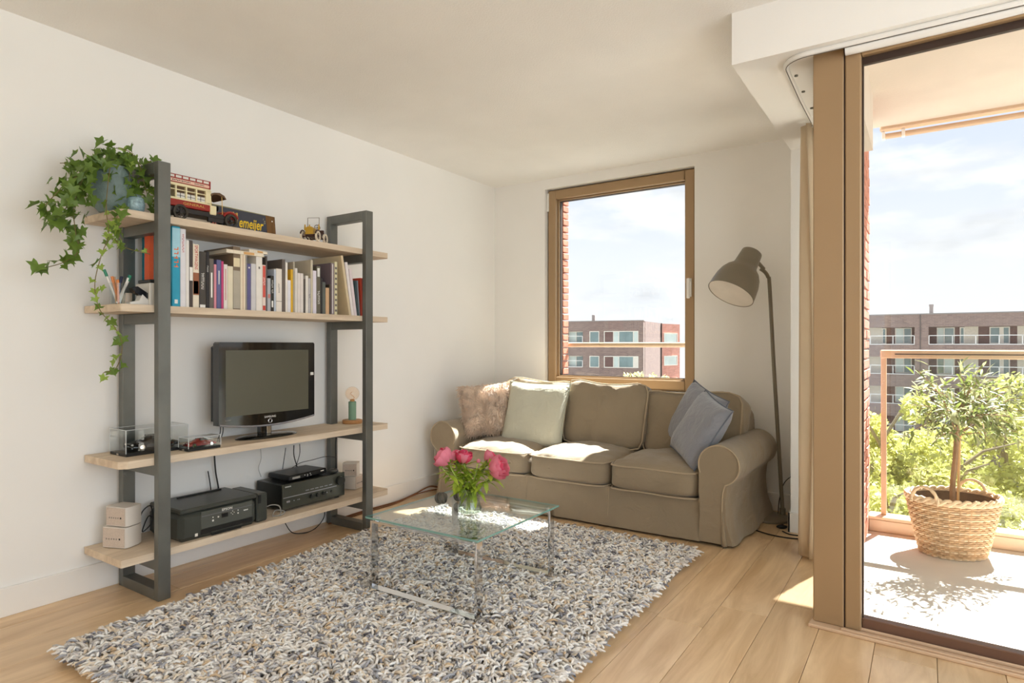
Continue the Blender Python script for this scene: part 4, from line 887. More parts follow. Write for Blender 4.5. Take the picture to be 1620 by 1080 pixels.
cable('black cable loops behind the stacked speakers left of the printer', [(-3.2, 1.52, z4+.06), (-3.19, 1.535, z4+.13), (-3.19, 1.575, z4+.15), (-3.19, 1.58, z4+.07), (-3.2, 1.54, z4+.03), (-3.2, 1.57, z4+.10), (-3.2, 1.60, z4+.06), (-3.2, 1.61, z4+.004)], .003, m_cab)
cable('grey cable coil lying between printer and receiver', [(-3.03, 2.10, z4+.05), (-3.01, 2.13, z4+.062), (-2.99, 2.165, z4+.05), (-2.975, 2.16, z4+.01), (-2.985, 2.12, z4+.006), (-3.0, 2.15, z4+.03), (-2.97, 2.185, z4+.02), (-2.97, 2.16, z4+.005), (-3.0, 2.13, z4+.004)], .0032, m_cabg)
cable('dark flat cable standing up behind the printer', [onx(u, v, -3.262) for u, v in ((347, 785), (345, 768), (341, 745), (339, 718))], .004, m_cab)
cable('short thin dark cable standing left of the flat one behind the printer', [onx(u, v, -3.262) for u, v in ((334, 778), (332, 762), (329, 745))], .003, m_cab)
cable('dark cable running up the rear right post of the shelving', [(-3.205, 2.748, z4+.01), (-3.205, 2.75, .35), (-3.203, 2.745, .5), (-3.205, 2.75, .56)], .004, m_cab)
cable('black cable drooping to the floor under the bottom shelf', [(-3.21, 2.36, .1), (-3.215, 2.42, .02), (-3.19, 2.5, .004), (-3.22, 2.6, .004), (-3.24, 2.68, .05), (-3.25, 2.69, .12)], .003, m_cab)
cable('brown cable running along the foot of the left wall', [(-3.255, 2.85, .005), (-3.262, 3.1, .006), (-3.25, 3.35, .006), (-3.26, 3.55, .02), (-3.235, 3.7, .055), (-3.25, 3.85, .02), (-3.26, 4.05, .006)], .006, m_cabb)
cable('second brown cable tangled beside the wall cable', [(-3.22, 2.7, .005), (-3.23, 3.0, .005), (-3.225, 3.3, .005), (-3.215, 3.5, .03), (-3.2, 3.68, .035), (-3.21, 3.9, .006), (-3.235, 4.1, .006)], .005, m_cabb)
pw_ = thing('power_strip', 'dark power block mounted under the third shelf', 'power strip', (-3.17, 2.30, z3-TH-.036))
MB().box((-.03, -.07, 0), (.03, .07, .035), .004).build('case', m_cab, pw_); 
for k in range(3): MB().cyl((0, -.04+.04*k, -.001), (0, -.04+.04*k, 0.0005), .012, n=12).build('outlet', m_epd, pw_)
sk = thing('wall_socket', 'white double wall socket low on the left wall beside the sofa', 'socket', (-3.293, 3.87, .285))
MB().box((0, -.04, -.04), (.009, .04, .04), .003).build('plate', m_white, sk)
MB().cyl((.009, 0, 0), (.0095, 0, 0), .02, n=18).build('outlet', cm((190, 186, 180)), sk)
# ================================================================== SOFA
m_sofa = M('taupe_cotton', (150, 135, 113), .92, var=.05, scale=5, crease=.35, cscale=9, bump=.12, bscale=260, sheen=.25, spec=.2)
m_pipe = M('taupe_piping', (178, 160, 134), .9, var=.03, sheen=.2, spec=.2)
sf = thing('sofa', 'taupe three seat sofa with rolled arms and a floor length slipcover', 'sofa', (-2.02, 4.10, 0))
so_ = Vector(sf.location)
def nz3(p, s, seed=0): return noise.noise(Vector((p[0]*s+seed, p[1]*s+seed*.7, p[2]*s-seed*1.3)))
def cushion(W, D, H, n=12, k=7, puff=(0, 0, 0), seed=0, wr=.006, fs=7):
    """rounded box with puffed faces; local origin in its centre"""
    vs = []; fs_ = []
    for ax in range(3):
        o = [i for i in range(3) if i != ax]
        for s_ in (-1, 1):
            b0 = len(vs)
            for i in range(n+1):
                for j in range(n+1):
                    p = [0, 0, 0]; p[ax] = s_; p[o[0]] = -1+2*i/n; p[o[1]] = -1+2*j/n
                    q = Vector(p); pn = (abs(q.x)**k+abs(q.y)**k+abs(q.z)**k)**(1/k); q = q/pn
                    pf = [1+puff[a]*(1-q[(a+1) % 3]**2)*(1-q[(a+2) % 3]**2) for a in range(3)]
                    r = Vector((q.x*W/2*pf[0], q.y*D/2*pf[1], q.z*H/2*pf[2]))
                    nn = nz3(r, fs, seed)+.5*nz3(r, fs*2.3, seed+3); r += r.normalized()*wr*nn
                    vs.append(r)
            for i in range(n):
                for j in range(n): a = b0+i*(n+1)+j; fs_.append((a, a+1, a+n+2, a+n+1))
    return MB().add(vs, fs_)
def loop(W, D, z, r=.05, seed=0, n=40, wr=.004):
    P = []
    for i in range(n):
        t = 2*math.pi*i/n; c, s_ = math.cos(t), math.sin(t); k = 9; q = (abs(c)**k+abs(s_)**k)**(1/k)
        p = Vector((c/q*W/2, s_/q*D/2, z)); p.z += wr*nz3(p, 6, seed); P.append(p)
    return P
# arms
def arm(sx, seed):
    cx0 = -.992 if sx > 0 else -3.05; cz, r = .468, .12
    def prof(t, y):      # t 0..1 around the open outline from inner foot over the roll to the outer foot
        back = (y-3.64)/.9
        cx = cx0+sx*.03*back
        if t < .22: s_ = t/.22; return (cx-sx*.115, .015+s_*.40)
        if t < .72:
            s_ = (t-.22)/.5; a = R_(205-(205+62)*s_); return (cx+sx*r*math.cos(a), cz+r*math.sin(a)*.98)
        s_ = (t-.72)/.28; x0, z0 = r*math.cos(R_(-62)), cz+r*math.sin(R_(-62))*.98
        fl = .022*s_**2+.022*back*s_
        return (cx+sx*(x0-.018*math.sin(s_*math.pi)+fl*1.0), z0+(.012-z0)*s_)
    NU, NV = 56, 26
    def fn(u, v):
        y = 3.64+.88*v; x, z = prof(u, y); x0, z0 = (cx0, .33)
        f = 1 if v > .02 else .985
        p = Vector((x0+(x-x0)*f, y, z0+(z-z0)*f)); w_ = .012*nz3((p.x, p.y*.6, p.z), 5, seed)+.006*nz3((p.x, p.y, p.z), 13, seed)
        if z < .3: w_ += .010*math.sin(y*17+seed)*(.3-z)/.3
        p.x += sx*w_; return p-so_
    m = MB().grid(fn, NU, NV)
    ring_ = [fn(i/NU, 0) for i in range(NU+1)]
    m.add(ring_, [tuple(range(NU+1))]); ring2 = [fn(i/NU, 1) for i in range(NU+1)]; m.add(ring2, [tuple(range(NU+1))])
    a = m.build('arm', m_sofa, sf, 50, weld=.0005)
    # piping round the front panel, following roll and seam
    cx = cx0; pts = [Vector((cx+sx*(r-.004)*math.cos(R_(t)), 3.638, cz+(r-.004)*math.sin(R_(t))))-so_ for t in range(205, -80, -12)]
    seam = spline([pts[-1], Vector((cx+sx*.022, 3.638, .30))-so_, Vector((cx+sx*.020, 3.638, .16))-so_, Vector((cx+sx*.022, 3.637, .02))-so_], 6)
    MB().tube(pts+seam[1:], .004, 6).build('piping', m_pipe, a)
    q = [Vector((cx+sx*(.05+.035*k), 3.632-.012*(k % 2), 0)) for k in range(3)]
    pl = MB().grid(lambda u, v: Vector((cx+sx*(.016+.034*u*v), 3.638-.014*math.sin(u*math.pi)*v, .26*(1-v)+.012))-so_, 8, 8).build('pleat', m_sofa, a, 50)
    sol = pl.modifiers.new('thickness', 'SOLIDIFY'); sol.thickness = .004
arm(1, 1.3); arm(-1, 4.7)
MB().box(Vector((-2.94, 3.70, .03))-so_, Vector((-1.10, 4.50, .24))-so_, .01).build('seat_base', m_sofa, sf)
def skirt(u, v):
    x = -2.94+1.84*u; sec = [(3.672, .255), (3.66, .14), (3.634, .016), (3.646, .014), (3.672, .14), (3.684, .255)][int(round(v*5))]
    y = sec[0]+(.26-sec[1])*(.022*nz3((x, 0, 0), 4.5, 2)+.012*math.sin(x*9))
    return Vector((x, y, sec[1]))-so_
MB().grid(skirt, 60, 5).build('skirt', m_sofa, sf, 60)
for x in (-2.31, -1.69): MB().cyl(Vector((x, 3.665, .25))-so_, Vector((x, 3.640, .02))-so_, .0016, n=5).build('skirt_seam', m_pipe, sf)
MB_ = cushion(2.06, .24, .60, 14, 9, wr=.006, seed=3); MB_.v = [tuple(Vector(p)+Vector((-2.02, 4.46, .47))-so_) for p in MB_.v]; MB_.build('backrest', m_sofa, sf, 60, weld=.0005)
seatx = [(-2.925, -2.305, 11), (-2.30, -1.70, 12), (-1.695, -1.105, 13)]
for a, c, sd in seatx:
    W_ = c-a; cu = cushion(W_, .66, .175, 22, 6, (0.01, .02, .0), sd, .009)
    def df(p):
        p = Vector(p); fx = 1-(2*p.x/W_)**2; fy = 1-(2*p.y/.66)**2
        if p.z > 0: p.z += .055*max(0, fx)**.6*max(0, fy)**.6+(.010*nz3(p, 11, sd)+.005*nz3(p, 24, sd))
        else: p.z += .01*(p.y < -.25)
        return p
    cu.v = [tuple(df(p)) for p in cu.v]; o = cu.build('seat_cushion', m_sofa, sf, 70, weld=.0005, loc=Vector(((a+c)/2, 3.955, .325))-so_)
    for z in (.078, -.07): MB().tube(loop(W_*.985, .648, z, seed=sd), .005, 6, True).build('piping', m_pipe, o)
for (cx, cy_, cz, W_, T_, H_, rx, rz, ry, sd) in ((-2.56, 4.29, .655, .64, .20, .47, -11, 0, 0, 21), (-1.955, 4.235, .645, .63, .21, .49, -13, 3, 2, 22), (-1.325, 4.265, .615, .68, .20, .46, -11, -2, 1, 23)):
    cu = cushion(W_, T_, H_, 24, 6, (.0, .25, .02), sd, .020, 6)
    def df2(p):
        p = Vector(p); top = max(0, p.z/(H_/2)); p.z -= .03*top*(1-math.cos(p.x/W_*6.5+sd))*.5; p.y += .02*nz3((p.x, 0, p.z*.4), 9, sd)*(.5+top); 
        p.y += .012*math.sin(p.x*34+2*nz3(p, 5, sd))*max(0, -p.z/(H_/2))*.5; return p
    cu.v = [tuple(df2(p)) for p in cu.v]; o = cu.build('back_cushion', m_sofa, sf, 70, weld=.0005, loc=Vector((cx, cy_, cz))-so_, rot=(R_(rx), R_(ry), R_(rz)))
    pl_ = [df2(Vector((p.x, -T_*.46*(1), p.y))) for p in loop(W_*.985, H_*.985, 0, seed=sd)]
    MB().tube(pl_, .005, 6, True).build('piping', m_pipe, o)
# ---- throw pillows
def pillow(S, T_, n=18, seed=0, wr=.008):
    def sh(sgn):
        def fn(u, v):
            x, y = 2*u-1, 2*v-1; e = max(0, (1-x**4)*(1-y**4)); t = T_/2*e**.55
            px = x*S/2*(1-.07*(1-abs(y)**2)*abs(x)**3); py = y*S/2*(1-.07*(1-abs(x)**2)*abs(y)**3)
            w_ = wr*(nz3((px, py, sgn), 9, seed)+.6*nz3((px*1.5, py, sgn), 22, seed))*min(1, e*3)
            return (px, py, sgn*(t+w_))
        return fn
    m = MB().grid(sh(1), n, n).grid(sh(-1), n, n)
    ed = []
    for k in range(4):
        for i in range(n):
            a = -1+2*i/n; x, y = [(a, -1), (1, a), (-a, 1), (-1, -a)][k]
            ed.append(Vector((x*S/2*(1-.07*(1-abs(y)**2)*abs(x)**3), y*S/2*(1-.07*(1-abs(x)**2)*abs(y)**3), 0)))
    return m, ed
def orient(o, loc, face, up_tilt=0, spin=0):
    """pillow plane normal points along face (x,y) leaning back by up_tilt degrees; spin turns it in its own plane"""
    f = Vector((face[0], face[1], 0)).normalized(); n_ = (f*math.cos(R_(up_tilt))+Vector((0, 0, math.sin(R_(up_tilt))))); r = Vector((0, 0, 1)).cross(n_).normalized(); u_ = n_.cross(r)
    m = Matrix((( r.x, u_.x, n_.x, 0), (r.y, u_.y, n_.y, 0), (r.z, u_.z, n_.z, 0), (0, 0, 0, 1)))
    o.matrix_world = Matrix.Translation(loc) @ m @ Matrix.Rotation(R_(spin), 4, 'Z')
def mkpillow(name, label, S, T_, mat, loc, face, tilt, spin, seed, pipe=None, group='throw pillows on the sofa'):
    o = thing(name, label, 'pillow', loc, 0, group); m, ed = pillow(S, T_, 18, seed); m.build('cover', mat, o, 80, weld=.0005)
    if pipe: MB().tube(ed, .0045, 6, True).build('piping', pipe, o)
    orient(o, Vector(loc), face, tilt, spin); return o
m_sage = M('sage_linen', (202, 200, 182), .92, var=.03, scale=6, crease=.4, cscale=12, bump=.12, bscale=220, sheen=.2, spec=.2); m_sagep = M('sage_piping', (176, 178, 160), .9)
m_blue = M('blue_grey_velvet', (140, 142, 150), .8, var=.06, scale=7, crease=.4, cscale=14, bump=.1, bscale=160, sheen=.5, spec=.2); m_bluep = M('blue_grey_piping', (112, 118, 130), .9)
m_fur = M('pinkish_fur', (230, 212, 194), .9, var=.1, scale=18, sheen=.3, isl=.15, spec=.2)
mkpillow('throw_pillow', 'sage green linen pillow leaning in front of the left back cushion', .51, .16, m_sage, (-2.465, 4.02, .635), (.12, -1), 20, -1, 31, m_sagep)
mkpillow('throw_pillow', 'blue-grey pillow leaning against the right back cushion behind its twin', .44, .14, m_blue, (-1.27, 4.10, .67), (-.60, -.80), 22, -16, 32, m_bluep)
mkpillow('throw_pillow', 'front blue-grey pillow wedged beside the right arm', .44, .15, m_blue, (-1.175, 3.885, .635), (-.72, -.69), 28, -14, 33, m_bluep)
fp = mkpillow('fur_pillow', 'fluffy beige fur pillow in the left corner of the sofa', .42, .15, m_fur, (-2.865, 3.95, .655), (.52, -.85), 18, 6, 34)
rnd = random.Random(9); vs = []; fs_ = []
for i in range(7000):
    x, y = rnd.uniform(-1, 1), rnd.uniform(-1, 1); s_ = 1 if i % 4 else -1; e_ = max(0, (1-x**4)*(1-y**4)); t = .075*e_**.55
    p = Vector((x*.21*(1-.07*(1-y*y)*abs(x)**3), y*.21*(1-.07*(1-x*x)*abs(y)**3), s_*(t-.002)))
    cl = Vector((nz3(p, 14, 1), nz3(p, 14, 5)-.6, 0)); d = (Vector((x*.8*(1-e_), y*.8*(1-e_), s_*.8))+cl*1.4+Vector((rnd.gauss(0, .25), rnd.gauss(0, .25), 0))).normalized()*rnd.uniform(.022, .04); a = d.orthogonal().normalized()*.0022
    b0 = len(vs); vs += [p-a, p+a, p+d*.6+a*.8, p+d*.6-a*.8, p+d]; fs_ += [(b0, b0+1, b0+2, b0+3), (b0+3, b0+2, b0+4)]
me = bpy.data.meshes.new('fur'); me.from_pydata(vs, [], fs_); me.materials.append(m_fur); f = put('fur', me, fp); f['kind'] = 'stuff'

# ================================================================== RUG
rg_ = thing('shag_rug', 'thick grey and beige felted shag rug under the coffee table', 'rug', (-1.9, 2.2, 0))
RX0, RX1, RY0, RY1 = -2.77, -1.025, 1.0, 3.455
def rug_x0(y): return -2.695-.115*min(1, max(0, (y-RY0)/1.6))
MB().prism([(rug_x0(RY0)+1.9, RY0-2.2), (RX1+1.9, RY0-2.2), (RX1+1.9-.03, RY1-2.2), (rug_x0(RY1)+1.9, RY1-2.2)], 2, .0005, .012).build('backing', M('rug_backing', (150, 142, 130), .95, var=.2, scale=40), rg_, 0)
rs = np.random.RandomState(3); NS = 27000
Y = rs.uniform(RY0, RY1, NS); X0 = -2.695-.115*np.clip((Y-RY0)/1.6, 0, 1); Xr = X0+rs.uniform(0, 1, NS)*(RX1-.03*(Y-RY0)/2.45-X0)
B_ = np.stack([Xr+1.9, Y-2.2, np.full(NS, .010)], 1)
ang = rs.vonmises(R_(-50), .8, NS); edge = .05
for (cond, a) in ((Xr-X0 < edge, math.pi), (RX1-Xr < edge+.02, 0), (Y-RY0 < edge, -math.pi/2), (RY1-Y < edge, math.pi/2)):
    ang = np.where(cond, a+rs.normal(0, .5, NS), ang)
Lh = rs.uniform(.030, .056, NS); hh = rs.uniform(.018, .036, NS); r0 = rs.uniform(.0042, .0062, NS)
# pile pressed flat under the sofa and under the table bars
flat = (Y > 3.40)
bar = np.zeros(NS, bool)
for ya in (2.05, 2.65): bar |= (np.abs(Y-(ya+.021)) < .06) & (Xr > -2.25) & (Xr < -1.48)
hh = np.where(flat, hh*.7, np.where(bar, hh*.45, hh)); Lh = np.where(bar, Lh*.8, Lh)
dx, dy = np.cos(ang), np.sin(ang); wob = rs.normal(0, .35, NS)
path = []
for (l, h_) in ((0, 0), (.25, .75), (.65, 1.0), (1.0, .86)):
    path.append(np.stack([B_[:, 0]+(dx*np.cos(wob*l)-dy*np.sin(wob*l))*Lh*l, B_[:, 1]+(dy*np.cos(wob*l)+dx*np.sin(wob*l))*Lh*l, B_[:, 2]+hh*h_], 1))
rad = [.85, 1, 1, .7]; px_ = np.stack([-dy, dx, np.zeros(NS)], 1)
verts = np.zeros((NS, 4*5, 3))
for s_ in range(4):
    t = (path[min(s_+1, 3)]-path[max(s_-1, 0)]); t /= np.linalg.norm(t, axis=1)[:, None]; b2 = np.cross(t, px_); b2 /= np.linalg.norm(b2, axis=1)[:, None]
    for k in range(5):
        a = 2*math.pi*k/5; verts[:, s_*5+k] = path[s_]+(px_*math.cos(a)+b2*math.sin(a))*(r0*rad[s_])[:, None]
base_f = []
for s_ in range(3):
    for k in range(5): base_f.append((s_*5+k, s_*5+(k+1) % 5, s_*5+5+(k+1) % 5, s_*5+5+k))
nf = len(base_f); bf = np.array(base_f).reshape(-1)
loops = (np.arange(NS)[:, None]*20+bf[None, :]).reshape(-1)
cap = (np.arange(NS)[:, None]*20+np.array([15, 16, 17, 18, 19])[None, :]).reshape(-1)
me = bpy.data.meshes.new('pile'); me.vertices.add(NS*20); me.vertices.foreach_set('co', verts.reshape(-1))
me.loops.add(len(loops)+len(cap)); me.loops.foreach_set('vertex_index', np.concatenate([loops, cap]).astype(np.int32))
me.polygons.add(NS*nf+NS); me.polygons.foreach_set('loop_start', np.concatenate([np.arange(NS*nf)*4, NS*nf*4+np.arange(NS)*5]).astype(np.int32))
me.update(calc_edges=True); me.polygons.foreach_set('use_smooth', [True]*len(me.polygons))
def rugmat():
    m = bpy.data.materials.new('felted_wool'); m.use_nodes = True; nt = m.node_tree; p = nt.nodes['Principled BSDF']; N = nt.nodes.new; L = nt.links.new
    p.inputs['Roughness'].default_value = .95; p.inputs['Specular IOR Level'].default_value = .15; p.inputs['Sheen Weight'].default_value = .2
    g = N('ShaderNodeNewGeometry'); r = N('ShaderNodeValToRGB'); r.color_ramp.interpolation = 'CONSTANT'; el = r.color_ramp.elements
    cs = [(0, (240, 236, 230)), (.22, (222, 216, 210)), (.42, (196, 192, 190)), (.56, (228, 212, 190)), (.68, (168, 168, 174)), (.78, (242, 240, 236)), (.90, (134, 132, 138)), (.955, (208, 182, 150)), (.985, (96, 96, 104))]
    el[0].color = lin(cs[0][1])+[1]; el[1].position = cs[1][0]; el[1].color = lin(cs[1][1])+[1]
    for ps_, c in cs[2:]: e = el.new(ps_); e.color = lin(c)+[1]
    L(g.outputs['Random Per Island'], r.inputs[0]); L(r.outputs[0], p.inputs['Base Color']); return m
me.materials.append(rugmat()); f = put('pile', me, rg_); f['kind'] = 'stuff'

# ================================================================== COFFEE TABLE
m_tg = glass('table_glass', (.86, .90, .89), 1.95); m_tge = M('glass_edge', (122, 166, 156), .15, var=.05, spec=.8)
TX0, TX1, TY0, TY1, TZ = -2.168, -1.517, 2.03, 2.705, .36
ct = thing('coffee_table', 'low coffee table with a clear glass top on two chrome frames', 'table', ((TX0+TX1)/2, (TY0+TY1)/2, .014)); c0 = Vector(ct.location)
lo = Vector((TX0, TY0, TZ))-c0; hi = Vector((TX1, TY1, TZ+.008))-c0
gt = MB().add([(lo.x, lo.y, hi.z), (hi.x, lo.y, hi.z), (hi.x, hi.y, hi.z), (lo.x, hi.y, hi.z)], [(0, 1, 2, 3)]).add([(lo.x, lo.y, lo.z), (hi.x, lo.y, lo.z), (hi.x, hi.y, lo.z), (lo.x, hi.y, lo.z)], [(3, 2, 1, 0)])
top = gt.build('glass_top', m_tg, ct, 0)
ed = MB(); e_ = .0022
ed.box((lo.x, lo.y, lo.z), (hi.x, lo.y+e_, hi.z), .001).box((lo.x, hi.y-e_, lo.z), (hi.x, hi.y, hi.z), .001).box((lo.x, lo.y+e_, lo.z), (lo.x+e_, hi.y-e_, hi.z), .001).box((hi.x-e_, lo.y+e_, lo.z), (hi.x, hi.y-e_, hi.z), .001)
ed.build('polished_edge', m_tge, top)
for ya in (2.05, 2.65):
    w_, t = .042, .011; xa, xb = TX0+.012, TX1-.02; z0, z1 = .024, TZ-.012
    A_ = lambda x0, x1, za, zb: (Vector((x0, ya, za))-c0, Vector((x1, ya+w_, zb))-c0)
    for (nm, q) in (('leg', A_(xa, xa+t, z0, z1)), ('leg', A_(xb-t, xb, z0, z1)), ('foot_bar', A_(xa+t, xb-t, z0, z0+t)), ('top_bar', A_(xa+t, xb-t, z1-t, z1))): MB().box(q[0], q[1], .001).build(nm, m_chrome, ct, 0)
    for x in (xa+.025, xb-.025): MB().cyl(Vector((x, ya+w_/2, z1))-c0, Vector((x, ya+w_/2, TZ))-c0, .014, n=16).build('glass_pad', m_chrome, ct)
# ---- things on the table
tz = TZ+.0082
vp = onz(743, 812, tz); vp = Vector((vp.x, vp.y, tz))
va = thing('glass_vase', 'short clear glass vase holding the pink peonies', 'vase', vp)
prof_o = [(.001, 0), (.05, 0), (.056, .004), (.057, .03), (.050, .052), (.046, .07), (.052, .095), (.062, .125), (.06, .126), (.050, .096), (.043, .07), (.047, .052), (.053, .03), (.052, .012), (.001, .010)]
MB().lathe(prof_o, 32).build('vase_body', glass('vase_glass', (.94, .965, .94), 1.5), va); MB().lathe([(.001, .0115), (.051, .0125), (.052, .03), (.0462, .05), (.001, .05)], 28).build('water', glass('water', (.93, .96, .93), 1.33), va)
m_pet = M('peony_petal', (244, 146, 168), .6, var=.18, scale=60, trans=.35); m_pet2 = M('deep_peony_petal', (228, 84, 118), .6, var=.18, scale=60, trans=.3)
m_pl = M('peony_leaf', (176, 198, 70), .5, var=.2, scale=30, trans=.35); m_pls = M('peony_stem', (170, 188, 84), .5); m_bud = M('peony_bud', (112, 138, 54), .5)
def petal(mat):
    def fn(u, v):
        x = (u-.5)*2; w_ = math.sin(min(1, v*1.05)*math.pi*.62)**.8; a = x*w_*.75
        r = .55+.5*math.sin(v*2.1); return (r*math.sin(a), .12*x*x+(-r*math.cos(a))*1.0+.0, v*1.35-.15+.06*math.sin(x*5)*v)
    return MB().grid(fn, 6, 6).mesh('petal', mat, 80)
pm = [petal(m_pet), petal(m_pet2)]
def blade(mat, L_, W_):
    def fn(u, v): x = (u-.5)*2; w_ = math.sin(v*math.pi)**.8*(1-.35*v); return (x*w_*W_, v*L_, .25*abs(x)*w_*W_-.35*L_*v*v)
    return MB().grid(fn, 2, 6).mesh('leaf', mat, 80)
pbl = [blade(m_pl, .075, .014), blade(m_pl, .06, .013), blade(m_pl, .09, .015)]
rnd = random.Random(12); dv = (Vector((vp.x, vp.y, EYE))-CAM).dot(FW)
def peony(label, u, v, r, kind, lean, nl, off=0, bud=False):
    c = ond(u, v, dv+off); o = thing('peony', label, 'flower', vp+Vector((0, 0, .016)), 0, 'peonies in the glass vase'); b0 = Vector(o.location); cl = c-b0
    ax = (Vector((cl.x*1.2, cl.y*1.2, .10))+lean).normalized(); st = spline([(rnd.uniform(-.02, .02), rnd.uniform(-.02, .02), 0), Vector((cl.x*.15, cl.y*.15, .09)), cl*.6+Vector((0, 0, .025)), cl-ax*r*.85], 6)
    MB().tube(st, .0028, 6).build('stem', m_pls, o)
    q = ax.to_track_quat('Z', 'Y').to_matrix().to_4x4(); bl_c = cl-ax*r*.75
    MB().ball(cl-ax*r*.8, r*.42, 10, 6).build('sepals', m_bud, o)
    if bud: MB().ball(cl, r, 12, 8).build('bud', m_bud if kind == 2 else m_pet, o)
    else:
        for lay, (n_, sc_, op) in enumerate(((5, .70, -8), (6, .90, 2), (7, 1.08, 12))):
            for k in range(n_):
                M_ = Matrix.Translation(bl_c) @ q @ Matrix.Rotation(6.283*(k+.5*lay)/n_+rnd.uniform(-.15, .15), 4, 'Z') @ Matrix.Rotation(R_(op+rnd.uniform(-6, 6)), 4, 'X') @ Matrix.Diagonal((r*sc_, r*sc_, r*1.15*rnd.uniform(.9, 1.1), 1))
                pt = put('petal', pm[kind if rnd.random() > .2 else 1-kind], o); pt.matrix_local = M_
    for k in range(nl):
        t = .28+.62*rnd.random(); p = st[min(int(t*(len(st)-1)), len(st)-1)]
        d = Vector((rnd.gauss(0, 1), rnd.gauss(0, 1), rnd.gauss(.35, .5))).normalized(); x = d.cross(Vector((0, 0, 1))).normalized(); n_ = x.cross(d)
        lf = put('leaf', rnd.choice(pbl), o); lf.matrix_local = Matrix.Translation(p) @ Matrix(((x.x, d.x, n_.x, 0), (x.y, d.y, n_.y, 0), (x.z, d.z, n_.z, 0), (0, 0, 0, 1))) @ Matrix.Diagonal((1, 1, 1, 1))
peony('large pink peony at the far left of the bouquet', 700, 722, .040, 0, Vector((-.01, 0, .03)), 22, -.02)
peony('pink peony, second from the left in the bouquet', 719, 722, .032, 0, Vector((0, 0, .06)), 24, .05)
peony('deep pink peony turned sideways near the bouquet centre', 734, 721, .033, 1, Vector((.06, 0, .0)), 24, .02)
peony('half hidden pink peony with a green bud at the upper right', 776, 723, .029, 0, Vector((0, 0, .03)), 24, .05)
peony('largest pink peony drooping at the right side of the bouquet', 790, 739, .044, 0, Vector((.06, -.03, -.05)), 22, -.02)
peony('small pink peony bud above the leaves in the bouquet middle', 757, 729, .010, 0, Vector((0, 0, .05)), 28, .0, True)
peony('small green peony bud under the far left bloom', 697, 738, .010, 2, Vector((0, 0, .05)), 10, -.03, True)
m_stone = M('weathered_knob', (116, 110, 100), .5, .2, var=.4, scale=25, bump=.4, bscale=40)
def carved(label, u, v, r):
    p = onz(u, v, tz); o = thing('decor_ball', label, 'ornament', (p.x, p.y, tz), 0, 'carved balls on the coffee table')
    MB().ball((0, 0, r), r*.9, 18, 12).build('core', m_stone, o)
    for k in range(9):
        a = R_(40*k); pts = [Vector((math.cos(a+.5*t)*math.sin(math.pi*(.08+.84*t)), math.sin(a+.5*t)*math.sin(math.pi*(.08+.84*t)), math.cos(math.pi*(.08+.84*t))))*r*.93+Vector((0, 0, r)) for t in [i/8 for i in range(9)]]
        MB().tube(pts, [.001, r*.12, r*.17, r*.19, r*.19, r*.19, r*.17, r*.12, .001], 6).build('rib', m_stone, o)
carved('grey carved wooden ball left of the vase', 698, 797, .030); carved('grey carved ball half hidden behind the vase', 727, 793, .028)

# ================================================================== FLOOR LAMP
m_lamp = M('olive_grey_lacquer', (124, 114, 96), .42, var=.03); m_lin = M('lamp_white', (226, 218, 206), .6)
lb = Vector((-.868, 4.425, 0)); fl_ = thing('floor_lamp', 'olive grey metal floor lamp with a bell shade behind the sofa', 'lamp', lb)
MB().lathe([(.001, 0), (.128, 0), (.13, .004), (.128, .016), (.115, .026), (.03, .034), (.001, .035)], 36).build('base', m_lamp, fl_)
dl = 4.171
P_ = lambda u, v, o=0: ond(u, v, dl+o)-lb
pol = [P_(1238, 806), P_(1231, 690), P_(1224, 575), P_(1217.5, 452), P_(1215, 438), P_(1210, 430), P_(1203, 425)]
MB().lathe([(.001, 0), (.02, 0), (.02, .05), (.014, .055), (.001, .055)], 18, T=Matrix.Translation((pol[0].x, pol[0].y, .018))).build('pole_socket', m_lamp, fl_)
pol[0].z = .05; MB().tube(spline(pol, 5), .0125, 12).build('pole', m_lamp, fl_)
S0 = P_(1190, 399, -.03); axd = (RT*(-.50)+Vector((0, 0, -.84))-FW*.20).normalized(); q = axd.to_track_quat('Z', 'Y').to_matrix().to_4x4(); T = Matrix.Translation(S0) @ q
out = [(.001, 0), (.060, .0), (.066, .004), (.068, .012), (.072, .06), (.076, .105), (.082, .125), (.110, .155), (.130, .19), (.143, .235), (.150, .29), (.153, .335)]
sh_ = MB().lathe(out+[(.150, .335)]+[(r-.004, z+.003) for r, z in out[::-1][1:-2]]+[(.001, .006)], 48, T=T).build('shade', m_lamp, fl_, 50)
MB().lathe([(.148, .333)]+[(r-.0055, z) for r, z in out[::-1][1:6]]+[(.06, .125), (.001, .12)], 48, T=T).build('lining', m_lin, sh_, 50)
hb = P_(1196, 418, -.02); MB().tube([P_(1188, 411, -.08), P_(1200, 416, -.06), P_(1208, 425, -.01)], [.011, .012, .012], 8).build('bracket', m_lamp, fl_)
MB().cyl(P_(1190, 412, -.115), P_(1192, 413, -.06), .009, n=10).build('hinge_knob', m_black, fl_)
cable('black lamp cord curling out beside the lamp pole', [ond(1231, 812, dl-.02), ond(1233, 790, dl), ond(1240, 765, dl+.02), ond(1252, 753, dl+.06)], .003, m_cab)
cable('dark cord running over the floor from the sofa to the curtain', [onz(1180, 832, .004), onz(1200, 840, .004), onz(1225, 847, .004), onz(1250, 851, .004), onz(1275, 853, .004)], .004, m_cab)
fs2 = thing('foot_switch', 'small black foot switch on the floor beside the pier', 'switch', onz(1237, 836, 0), R_(30)); MB().ball((0, 0, .012), (.035, .018, .013), 14, 8).build('case', m_black, fs2); MB().cyl((0.005, 0, .022), (.005, 0, .027), .008, n=10).build('button', M('switch_red_brown', (70, 30, 26), .4), fs2)
